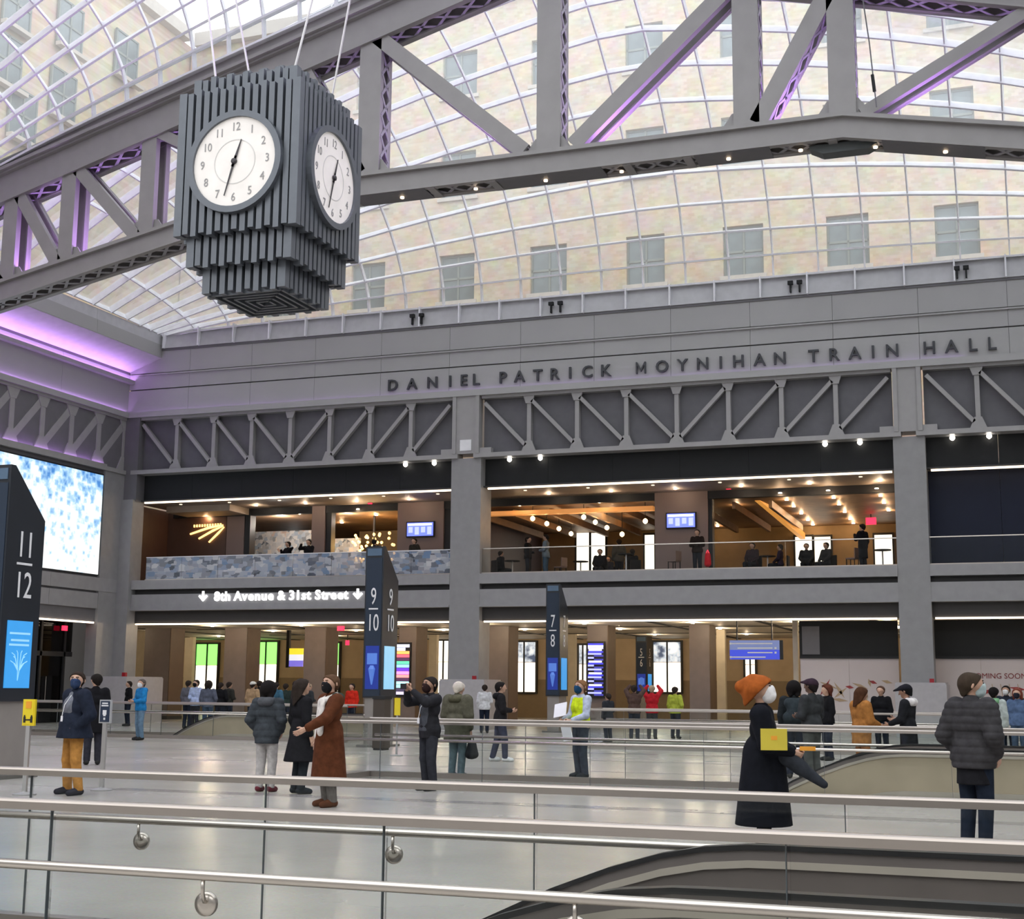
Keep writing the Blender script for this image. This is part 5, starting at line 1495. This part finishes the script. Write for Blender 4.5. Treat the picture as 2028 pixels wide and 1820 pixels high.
    if ribs and jk:      # quilting seams of a padded jacket
        me = jk.data; n = len(me.vertices); co = np.empty(n * 3, np.float32); me.vertices.foreach_get('co', co); co = co.reshape(-1, 3)
        nr = np.empty(n * 3, np.float32); me.vertices.foreach_get('normal', nr); nr = nr.reshape(-1, 3)
        wv = np.abs(np.sin(co[:, 2] * math.pi / (ribs * s))) ** .5 - .6
        co = co + nr * (wv * .012)[:, None]; me.vertices.foreach_set('co', co.astype(np.float32).ravel()); me.update()
    if under is not None:   # longer garment showing under the jacket
        S = SDF(.03); S.cap(V(0, 0, 1.05), V(0, -.01, under[1]), .17 * b * s, .185 * b * s, .82).plane(V(0, 0, under[1]), (0, 0, -1)); part('coat_tail', S, under[0])
    if badge:
        o = MB().box(-.03 * s, .03 * s, .205 * s, .212 * s, 1.05 * s, 1.14 * s).build('badge', M_WHITE, t)
        MB().tube([V(-.05, .10, 1.44), V(-.03, .19, 1.3), V(0, .208, 1.13)], .006, 5).build('lanyard', M_WHITE, t)
    if shirt is not None:   # strip of shirt in the open front
        S = SDF(.02)
        for a, c, r, fy in torso[:3]: S.cap(V(a[0] * .25, a[1] + .035, a[2]), V(c[0] * .25, c[1] + .035, c[2]), (r + pf) * s, (r + pf) * s, fy)
        S.cap(V(0, .055, 1.3), V(0, .05, 1.44), .075 * s, .06 * s)
        S.plane(V(0, .03, 1.2), (0, -1, 0)).plane(V(0, 0, .93), (0, 0, -1)); part('shirt', S, shirt)
    if vest is not None:
        S = SDF(.03)
        for a, c, r, fy in torso[:3]: S.cap(V(*a), V(*c), (r + pf + .016) * s, (r + pf + .016) * s, fy)
        S.cap(V(-.12 * b, -.01, 1.40), V(.12 * b, -.01, 1.40), (.07 + pf) * s, (.07 + pf) * s, 1); S.plane(V(0, 0, 1.0), (0, 0, -1)).plane(V(0, 0, 1.465), (0, 0, 1))
        part('vest', S, vest)
    if hood is not None:
        S = SDF(.04); S.cap(V(-.07, -.10, 1.46), V(.07, -.10, 1.46), .075 * s).cap(V(-.095, -.03, 1.49), V(-.07, -.10, 1.47), .05 * s).cap(V(.095, -.03, 1.49), V(.07, -.10, 1.47), .05 * s); part('hood', S, hood)
    if scarf is not None:
        S = SDF(.03); S.cap(V(-.08, -.05, 1.49), V(-.03, .10, 1.42), .05 * s).cap(V(.08, -.05, 1.49), V(.03, .10, 1.42), .05 * s).cap(V(-.08, -.06, 1.49), V(.08, -.06, 1.49), .045 * s).cap(V(-.05, .13, 1.40), V(-.07, .165, 1.02), .055 * s, .075 * s, .5)
        S.cap(V(.06, .13, 1.40), V(.06, .16, .95), .05 * s, .06 * s, .5); part('scarf', S, scarf)
    if backpack is not None:
        S = SDF(.04); S.cap(V(-.09, -.24, 1.38), V(.09, -.24, 1.38), .10 * s).cap(V(-.10, -.25, 1.12), V(.10, -.25, 1.12), .115 * s).cap(V(0, -.25, 1.3), V(0, -.27, 1.15), .13 * s); part('backpack', S, backpack)
    # hair, hat, mask, eyes (in the head frame)
    rr = max(.0075, res * .62) if res < .02 else .016

    def hpart(nm, S, c, m=None):
        try: v, f = S.mesh(rr)
        except ValueError: return
        v = (v * s2) @ Rh.T + hc
        link(nm, np_mesh(nm, v, f, m or cloth(c)), t)
    sk = lambda g: SDF(.03).cap((0, -.022, .135), (0, .022, .13), .088 + g, .086 + g)
    if hat is None or hat[0] != 'beanie':
        if style == 'short':
            S = sk(.014); S.cap((0, -.05, .10), (0, -.06, .05), .065, .045); S.plane((0, .045, .15), (0, .75, -.66)); hpart('hair', S, hair)
        elif style == 'long':
            S = sk(.022); S.cap((-.075, -.03, .1), (-.07, -.05, -.08), .045, .035).cap((.075, -.03, .1), (.07, -.05, -.08), .045, .035).cap((0, -.085, .1), (0, -.09, -.12), .07, .05); S.plane((0, .05, .15), (0, .85, -.5)); hpart('hair', S, hair)
        elif style == 'curly':
            S = sk(.035); S.cap((-.08, -.03, .1), (-.06, -.05, .0), .05).cap((.08, -.03, .1), (.06, -.05, .0), .05); S.plane((0, .05, .15), (0, .8, -.6)); hpart('hair', S, hair)
    if hat is not None:
        if hat[0] == 'beanie':
            S = sk(.028); S.cap((0, -.03, .19), (0, -.13, .185), .075, .055).cap((0, -.07, .10), (0, -.09, .05), .075, .06); S.plane((0, .02, .115), (0, .5, -.86)); hpart('beanie', S, hat[1])
        else:
            S = sk(.02); S.cap((0, .07, .165), (0, .17, .15), .05, .045, 1); S.plane((0, 0, .14), (0, .12, -1)); hpart('cap', S, hat[1])
    if mask is not None:
        S = SDF(.06).cap((0, .045, .095), (0, .055, .06), .068, .058).cap((0, .085, .10), (0, .085, .07), .042, .04)
        S.plane((0, .08, .128), (0, -.35, 1)).plane((0, .012, .1), (0, -1, .0)); hpart('mask', S, mask)
    if res < .017:
        for sd in (-1, 1):
            S = SDF(.005).cap((sd * .034, .098, .135), (sd * .036, .098, .135), .011); 
            v, f = S.mesh(.004); v = (v * s2) @ Rh.T + hc; link('eye', np_mesh('eye', v, f, M_BLACK), t)
            S = SDF(.005).cap((sd * .018, .104, .158), (sd * .05, .093, .16), .006); v, f = S.mesh(.0035); v = (v * s2) @ Rh.T + hc; link('eyebrow', np_mesh('eyebrow', v, f, cloth(hair)), t)
        if mask is None:
            S = SDF(.005).cap((-.02, .097, .07), (.02, .097, .07), .007); v, f = S.mesh(.0035); v = (v * s2) @ Rh.T + hc; link('mouth', np_mesh('mouth', v, f, mat('lips', (.35, .12, .1), .5)), t)
    return t


def G(px, py): p = PZ(px, py); return (float(p[0]), float(p[1]), 0.)


def GY(px, Y, z=0.): return (XA(px, Y), Y, z)


def local(root, x, y, z):
    return root.matrix_basis @ Vector((x, y, z))


BK, NV, JN = (.010, .010, .012), (.013, .018, .034), (.06, .09, .14)
# --- nearest people, in the hall
person('person in navy jacket, mustard trousers and dark face mask', G(140, 1574), 152, 1.78, (.015, .02, .035), (.42, .20, .05), 'a', (.03, .02, .015), 'short', (.03, .05, .11), hem=.82, shirt=(.16, .17, .20), spread=.08, bulk=1.3, turn=45, armR='pocket', armL='pocket', shoes=(.02, .02, .03), res=.013, puff=.048, flare=.03, badge=True)
person('person in a long black coat standing behind the mask notice', GY(190, 24.5), 40, 1.80, BK, (.03, .03, .04), 'a', (.015, .012, .01), 'short', None, hem=.62, res=.02, turn=25, armL='hold')
person('person in bright blue hooded jacket and jeans with white mask', G(275, 1466), 150, 1.74, (.02, .20, .48), (.13, .21, .30), 'a', (.10, .08, .07), 'short', (.75, .75, .75), hood=(.02, .18, .44), res=.02, turn=20, armL='front', armR='front')
person('person in charcoal padded jacket and pale grey trousers seen from behind', G(525, 1568), 4, 1.66, (.045, .052, .06), (.42, .40, .39), 'b', (.012, .01, .01), 'curly', None, hem=.78, hood=(.085, .09, .10), puff=.038, armL='pocket', armR='pocket', shoes=(.12, .02, .03), res=.014, ribs=.11)
person('person in a flared black coat and dark boots beside the brown coat', G(592, 1572), -35, 1.70, (.012, .012, .014), (.02, .025, .03), 'a', (.03, .022, .018), 'long', None, hem=.50, flare=.10, res=.015, armL='down', shoes=(.02, .025, .03), turn=-10)
bc = person('person in a long brown coat with a white scarf and black mask', G(648, 1598), 140, 1.76, (.095, .031, .013), (.15, .135, .125), 'a', (.10, .055, .03), 'short', (.012, .012, .014), hem=.33, flare=.05, scarf=(.72, .68, .64), armL='reach', armR='down', shoes=(.10, .035, .015), res=.013, bulk=1.15, turn=18, puff=.04, hood=(.03, .05, .045))
ph = person('person in black jacket and lanyard raising a phone with both hands', G(848, 1566), 145, 1.76, (.022, .022, .026), (.03, .032, .04), 'b', (.02, .016, .014), 'short', (.03, .015, .015), hem=.82, armL='photo', armR='photo', grip=(True, True), res=.014, shirt=(.07, .075, .09), turn=5, badge=True)
person('person in a baggy olive green coat and jeans with pale hair', G(905, 1540), -12, 1.70, (.105, .10, .07), (.14, .20, .23), 'a', (.62, .56, .48), 'short', None, hem=.70, puff=.06, flare=.03, hood=(.10, .095, .06), res=.015, shoes=(.09, .11, .12), bulk=1.1, tilt=-12)
person('person in black hooded jacket with white shoes walking', G(990, 1508), -60, 1.72, (.016, .015, .017), (.04, .045, .075), 'a', (.014, .012, .012), 'short', None, hem=.80, hood=BK, armL='front', armR='front', step=.13, shoes=(.7, .7, .7), res=.018)
gd = person('guard in a fluorescent yellow vest with dark mask holding leaflets', G(1150, 1541), 140, 1.75, (.50, .56, .68), (.045, .055, .075), 'a', (.22, .11, .05), 'short', (.015, .06, .13), vest=(.62, .78, .02), armL='hold', armR='hold', grip=(True, True), res=.013, shoes=(.03, .035, .04), bulk=1.15, hem=.98, puff=.02, turn=10)
wm = person('person in an orange beanie, white mask and long black coat', G(1516, 1692), -84, 1.70, (.007, .008, .012), (.012, .015, .02), 'a', (.06, .03, .015), 'none', (.80, .78, .78), hat=('beanie', (.33, .085, .016)), hem=.30, flare=.06, armR='hold', armL='hold', grip=(True, True), res=.012, puff=.05, tilt=14, bulk=1.3, head=1.28)
person('person in a grey quilted jacket over black, standing with dark jeans', G(1938, 1692), -34, 1.80, (.045, .043, .046), (.014, .02, .034), 'a', (.045, .032, .022), 'short', (.45, .55, .55), hem=.84, puff=.05, armL='pocket', armR='pocket', res=.012, bulk=1.0, turn=-38, ribs=.075, shoes=(.03, .025, .02), under=((.014, .014, .017), .68))
# --- middle distance
person('person with a dark green backpack seen from behind', GY(1572, 27.), 8, 1.76, (.02, .024, .026), NV, 'c', (.012, .01, .01), 'curly', None, backpack=(.03, .04, .045), res=.02)
person('person in a dark grey jacket and patterned cap facing the backpack', GY(1606, 25.5), 62, 1.80, (.04, .043, .045), (.075, .08, .075), 'c', (.02, .015, .015), 'short', None, hat=('cap', (.035, .02, .03)), armL='front', armR='front', res=.02, bulk=1.1)
person('person in a black jacket with reddish hair near the hoarding', GY(1637, 34.), 120, 1.72, BK, NV, 'a', (.10, .03, .018), 'curly', None, res=.023)
person('person in an orange-brown jacket with long brown hair', GY(1704, 27.), -50, 1.66, (.40, .17, .045), (.30, .12, .04), 'a', (.07, .03, .015), 'long', None, armR='hold', armL='hold', res=.018, tilt=-12, puff=.05, hem=.70)
person('person in black jacket with a white hood and black cap', GY(1796, 27.), 75, 1.72, (.016, .017, .02), (.02, .022, .03), 'b', (.01, .01, .01), 'short', None, hat=('cap', (.012, .012, .016)), hood=(.75, .72, .70), armL='hold', armR='front', res=.018, tilt=-14, hem=.66)
person('person in black with brown hair by the hoarding drawings', GY(1744, 38.), 165, 1.72, BK, NV, 'a', (.09, .045, .03), 'short', None, res=.024)
person('person in pale green and white hooded top near the hoarding lettering', GY(1968, 33.), -20, 1.70, (.45, .50, .48), JN, 'c', (.012, .01, .01), 'short', None, hood=(.2, .42, .22), res=.023)
person('person in dark coat with a white mask near the hoarding lettering', GY(1992, 40.), 170, 1.76, (.02, .025, .04), NV, 'b', (.012, .01, .01), 'short', (.7, .7, .7), res=.024)
person('person in a blue denim jacket with red hair and dark mask', GY(2014, 36.), 165, 1.68, (.09, .14, .25), JN, 'a', (.22, .06, .04), 'long', (.02, .02, .03), res=.023)
# --- far people in the concourse
FAR = [(255, 47, 1.70, 'person in black beside the corner column base', BK, NV, 'short', None, 140), (373, 46, 1.74, 'person in a grey jacket beside the light blue shirt', (.12, .12, .14), NV, 'short', None, 0),
       (388, 44.5, 1.76, 'person in a light blue shirt and black mask', (.42, .50, .72), (.03, .03, .035), 'short', BK, 170), (413, 43, 1.72, 'person in a grey jacket with curly black hair and jeans', (.10, .11, .15), JN, 'curly', None, 20),
       (437, 46, 1.68, 'person in a black top beside the curly-haired person', BK, NV, 'short', None, 10), (454, 47, 1.70, 'person in a dark olive coat by the second concourse pillar', (.035, .035, .03), NV, 'short', None, -20),
       (501, 46, 1.72, 'person in a tan coat and white hat', (.42, .28, .16), NV, 'hat', None, 0), (514, 49, 1.76, 'person in black behind the white hat', BK, NV, 'short', None, 0), (547, 44, 1.70, 'person in a teal jacket behind the padded jacket', (.05, .13, .20), NV, 'short', None, 0),
       (566, 47, 1.66, 'person in a dark green top near the third concourse pillar', (.03, .045, .04), NV, 'short', None, 10), (612, 46, 1.66, 'person in dark clothes with fair hair near the third pillar', (.04, .045, .05), NV, 'fair', None, -30),
       (697, 47.5, 1.68, 'person in a bright red jacket near the 9 over 10 pylon', (.62, .03, .015), NV, 'short', None, 170), (960, 47.5, 1.68, 'person in a white top beside the pale column base', (.62, .62, .64), NV, 'short', None, 20),
       (1204, 41, 1.45, 'person in a dark hooded coat bending near the departure board', (.03, .033, .04), NV, 'short', None, 60), (1256, 44, 1.70, 'person in brown raising both arms in front of the 5 over 6 pylon', (.09, .055, .045), NV, 'up', None, 5),
       (1291, 45, 1.70, 'person in a red jacket raising both arms to the head', (.50, .02, .03), (.05, .05, .055), 'up2', None, 5), (1337, 46, 1.66, 'person in a yellow-green vest by the concourse window', (.42, .48, .06), NV, 'short', None, -15),
       (587, 40, 1.74, 'person in a dark brown coat beyond the flared black coat', (.05, .04, .036), NV, 'short', None, -40)]
for px, Y, h_, lab, c, lg, st, mk, fc in FAR:
    up = st.startswith('up')
    person(lab, GY(px, Y), fc, h_, c, lg, 'a', (.03, .022, .018) if st not in ('fair', 'up2') else (.40, .30, .2), 'curly' if st == 'curly' else 'short', mk, hat=('cap', (.7, .68, .62)) if st == 'hat' else None, res=.026, armL='up' if up else 'down', armR='up' if up else ('pocket' if px % 2 else 'front'))
# --- people on the mezzanine
ZM = 6.05
MZ = [(570, 54, 1.76, 'person in black with an arm stretched out on the gallery', BK, ('out', 'phone'), 150, False), (611, 53.6, 1.78, 'person in black raising a phone beside the outstretched arm', BK, ('phone', 'photo'), 170, False), (741, 54, 1.74, 'person in black below the gold chandelier', BK, ('down', 'front'), 0, False),
      (820, 53.6, 1.70, 'person in a black jacket leaning at the picture railing below the monitor', (.03, .026, .02), ('pocket', 'pocket'), 160, False), (1046, 55, 1.78, 'person in black at the lounge railing facing the blue shirt', BK, ('front', 'down'), -90, False), (1081, 55, 1.86, 'person in pale shirt and blue trousers at the lounge railing', (.16, .20, .24), ('front', 'front'), 95, False),
      (1226, 57.5, 1.84, 'person in dark grey standing behind the seated group', (.05, .05, .045), ('down', 'front'), 30, False), (1381, 54, 1.76, 'person in black with folded hands and a red bag', (.022, .014, .012), ('front', 'front'), 175, False), (1709, 54, 1.78, 'person in a long black coat standing with a phone in the lounge', BK, ('phone', 'down'), 60, False),
      (992, 55.2, 1.62, 'seated person in black beside the free column', BK, ('down', 'down'), -40, True), (1188, 56.2, 1.72, 'seated person in black next to the grey window', BK, ('lap', 'lap'), 180, True), (1206, 58.9, 1.66, 'seated person in dark navy beside the standing person in grey', NV, ('lap', 'lap'), 150, True), (1252, 56.4, 1.7, 'seated person in black with back to the window', BK, ('lap', 'lap'), 40, True),
      (1490, 55.5, 1.76, 'seated person in dark brown with a white collar', (.035, .025, .03), ('lap', 'lap'), 160, True), (1545, 56, 1.70, 'seated person in dark purple at a lounge table', (.04, .03, .05), ('lap', 'front'), 90, True), (1597, 56, 1.72, 'seated person against the bright window, left of the pair', (.03, .032, .035), ('lap', 'lap'), 180, True), (1636, 56, 1.74, 'seated person against the bright window, right of the pair', (.03, .032, .035), ('lap', 'lap'), 140, True)]
for px, Y, h_, lab, c, ar, fc, sit in MZ:
    lg = (.05, .09, .14) if 'blue trousers' in lab else (.02, .022, .028)
    person(lab, (XA(px, Y, 1090), Y, ZM), fc, h_, c, lg, 'a', (.02, .015, .012), 'short', None, res=.027, armL=ar[0], armR=ar[1], hem=.5 if 'long black' in lab else .86, sit=sit)
    if sit:
        x, y = XA(px, Y, 1090), Y
        ch = thing('lounge_chair', 'dark lounge chair under the ' + lab.replace('seated ', ''), 'chair', (x, y, ZM), math.radians(fc))
        MB().box(-.24, .24, -.22, .26, .34, .40).build('seat', M_DARK, ch); MB().box(-.24, .24, -.34, -.28, .34, .85).build('backrest', M_DARK, ch)
        for sx in (-1, 1):
            for sy in (-.2, .22): MB().box(sx * .21 - .02, sx * .21 + .02, sy - .02, sy + .02, 0, .34).build('leg', M_BLACK, ch)

# ------------------------------------------------------------------ things that people hold, lounge furniture
def held(name, label, cat, root, loc, rot=(0, 0, 0)):
    o = thing(name, label, cat); o.matrix_basis = root.matrix_basis @ Matrix.Translation(loc) @ Matrix.Rotation(rot[2], 4, 'Z') @ Matrix.Rotation(rot[1], 4, 'Y') @ Matrix.Rotation(rot[0], 4, 'X'); return o


t = held('phone', 'dark phone held up in both hands by the person with the lanyard', 'phone', ph, (0, .50, 1.64))
MB().box(-.085, .085, -.006, .006, -.045, .045).build('case', M_BLACK, t); MB().box(-.08, .08, -.008, -.006, -.04, .04).build('display', mat('phone_display', (.25, .05, .04), .2), t)
t = held('leaflet', 'folded white newspaper in the hands of the yellow-vested guard', 'newspaper', gd, (.06, .42, 1.13), (.5, .2, .5))
MB().box(-.13, .13, -.008, .008, -.02, .26).build('cover', M_WHITE, t); MB().box(-.10, .10, -.010, -.008, .04, .22).build('print', mat('grey_print', (.45, .45, .45), .7), t)
t = held('leaflet', 'blue and white magazine hanging from the hand of the guard', 'newspaper', gd, (-.12, .42, .98), (-.15, .15, .2))
MB().box(-.12, .12, -.008, .008, -.30, .04).build('cover', M_WHITE, t); MB().box(-.11, .11, -.011, -.008, -.24, -.10).build('print', mat('teal_print', (.02, .28, .42), .6), t)
t = held('book', 'yellow book held against the long black coat', 'book', wm, (.40, .13, 1.15), (0, 0, .22))
MB().box(-.015, .015, -.13, .13, -.10, .11).build('cover', mat('book_yellow', (.62, .50, .05), .5), t); MB().box(-.010, .010, -.105, .113, -.075, .085).build('pages', M_WHITE, t); MB().box(.015, .017, -.03, .03, .0, .04).build('print', M_ORG, t)
t = held('packet', 'small orange packet in the hand above the yellow book', 'packet', wm, (.10, .44, 1.06))
MB().box(-.03, .03, -.07, .06, -.02, .02).build('wrapper', M_ORG, t); MB().box(-.02, .02, .06, .085, -.02, .02).build('flap', M_ORG, t)
t = held('bag', 'dark slanting bag hanging beside the long black coat', 'bag', wm, (.12, 0, 0))
S = SDF(.04).cap((0, .22, .98), (0, .36, .88), .085, .07, 1).cap((0, .36, .88), (0, .60, .71), .075, .04, 1); v, f = S.mesh(.014); link('pouch', np_mesh('pouch', v, f, cloth((.03, .034, .042))), t)
MB().tube([(0, .2, 1.04), (.02, .12, 1.2), (.02, .0, 1.42)], .012, 6).build('strap', M_BLACK, t)
oc = [o for o in COL.objects if o.get('label', '').startswith('person in a baggy olive')][0]
t = held('handbag', 'dark handbag hanging from the hand of the olive coat', 'bag', oc, (.28, .06, .34))
S = SDF(.05).cap((0, -.09, .08), (0, -.05, .27), .075, .05, 1).cap((0, .09, .08), (0, .05, .27), .075, .05, 1).cap((0, 0, .08), (0, 0, .27), .085, .06, 1); v, f = S.mesh(.014); link('pouch', np_mesh('pouch', v, f, cloth((.02, .022, .026))), t)
MB().tube([(0, -.06, .28), (0, -.04, .38), (0, .04, .38), (0, .06, .28)], .01, 6).build('handle', M_BLACK, t)
rb = [o for o in COL.objects if 'red bag' in o.get('label', '')][0]
t = held('bag', 'bright red bag beside the person with folded hands on the mezzanine', 'bag', rb, (-.42, 0, .35))
S = SDF(.03).cap((0, 0, .08), (0, 0, .42), .14, .11, .7); v, f = S.mesh(.025); link('pouch', np_mesh('pouch', v, f, cloth((.62, .02, .03))), t)
MB().tube([(-.06, 0, .5), (0, 0, .62), (.06, 0, .5)], .012, 6).build('handle', M_RED, t)
FT = [(1150, 58., 'beside the grey window of the lounge'), (1240, 55.2, 'among the seated group of the lounge'), (1520, 57.5, 'beside the seated person with the white collar'), (1748, 56, 'next to the free column of the lounge'), (1015, 57, 'near the free column by the dark purple wall')]
for px, Y, w in FT:
    t = thing('bar_table', 'small round dark bar table ' + w, 'table', (XA(px, Y, 1100), Y, ZM))
    MB().lathe([(.34, 0), (.34, .035)], (0, 0, .98), 20).build('top', M_DARK, t); MB().lathe([(.03, .03), (.03, .98)], (0, 0, 0), 10).build('post', M_WHITE, t); MB().lathe([(.22, 0), (.22, .02), (.05, .04)], (0, 0, 0), 18).build('foot', M_BLACK, t)
for px, Y, w in ((1688, 55.5, 'beside the person in the long black coat'), (1110, 56.6, 'behind the pale shirt'), (1335, 55, 'under the lounge monitor')):
    ch = thing('bar_chair', 'brown wooden bar chair ' + w, 'chair', (XA(px, Y, 1100), Y, ZM), 1.2)
    MB().box(-.2, .2, -.2, .2, .62, .67).build('seat', M_MWALL, ch); MB().box(-.2, .2, -.22, -.18, .67, 1.05).build('backrest', M_MWALL, ch)
    for sx in (-1, 1):
        for sy in (-1, 1): MB().box(sx * .17 - .015, sx * .17 + .015, sy * .17 - .015, sy * .17 + .015, 0, .62).build('leg', M_BLACK, ch)
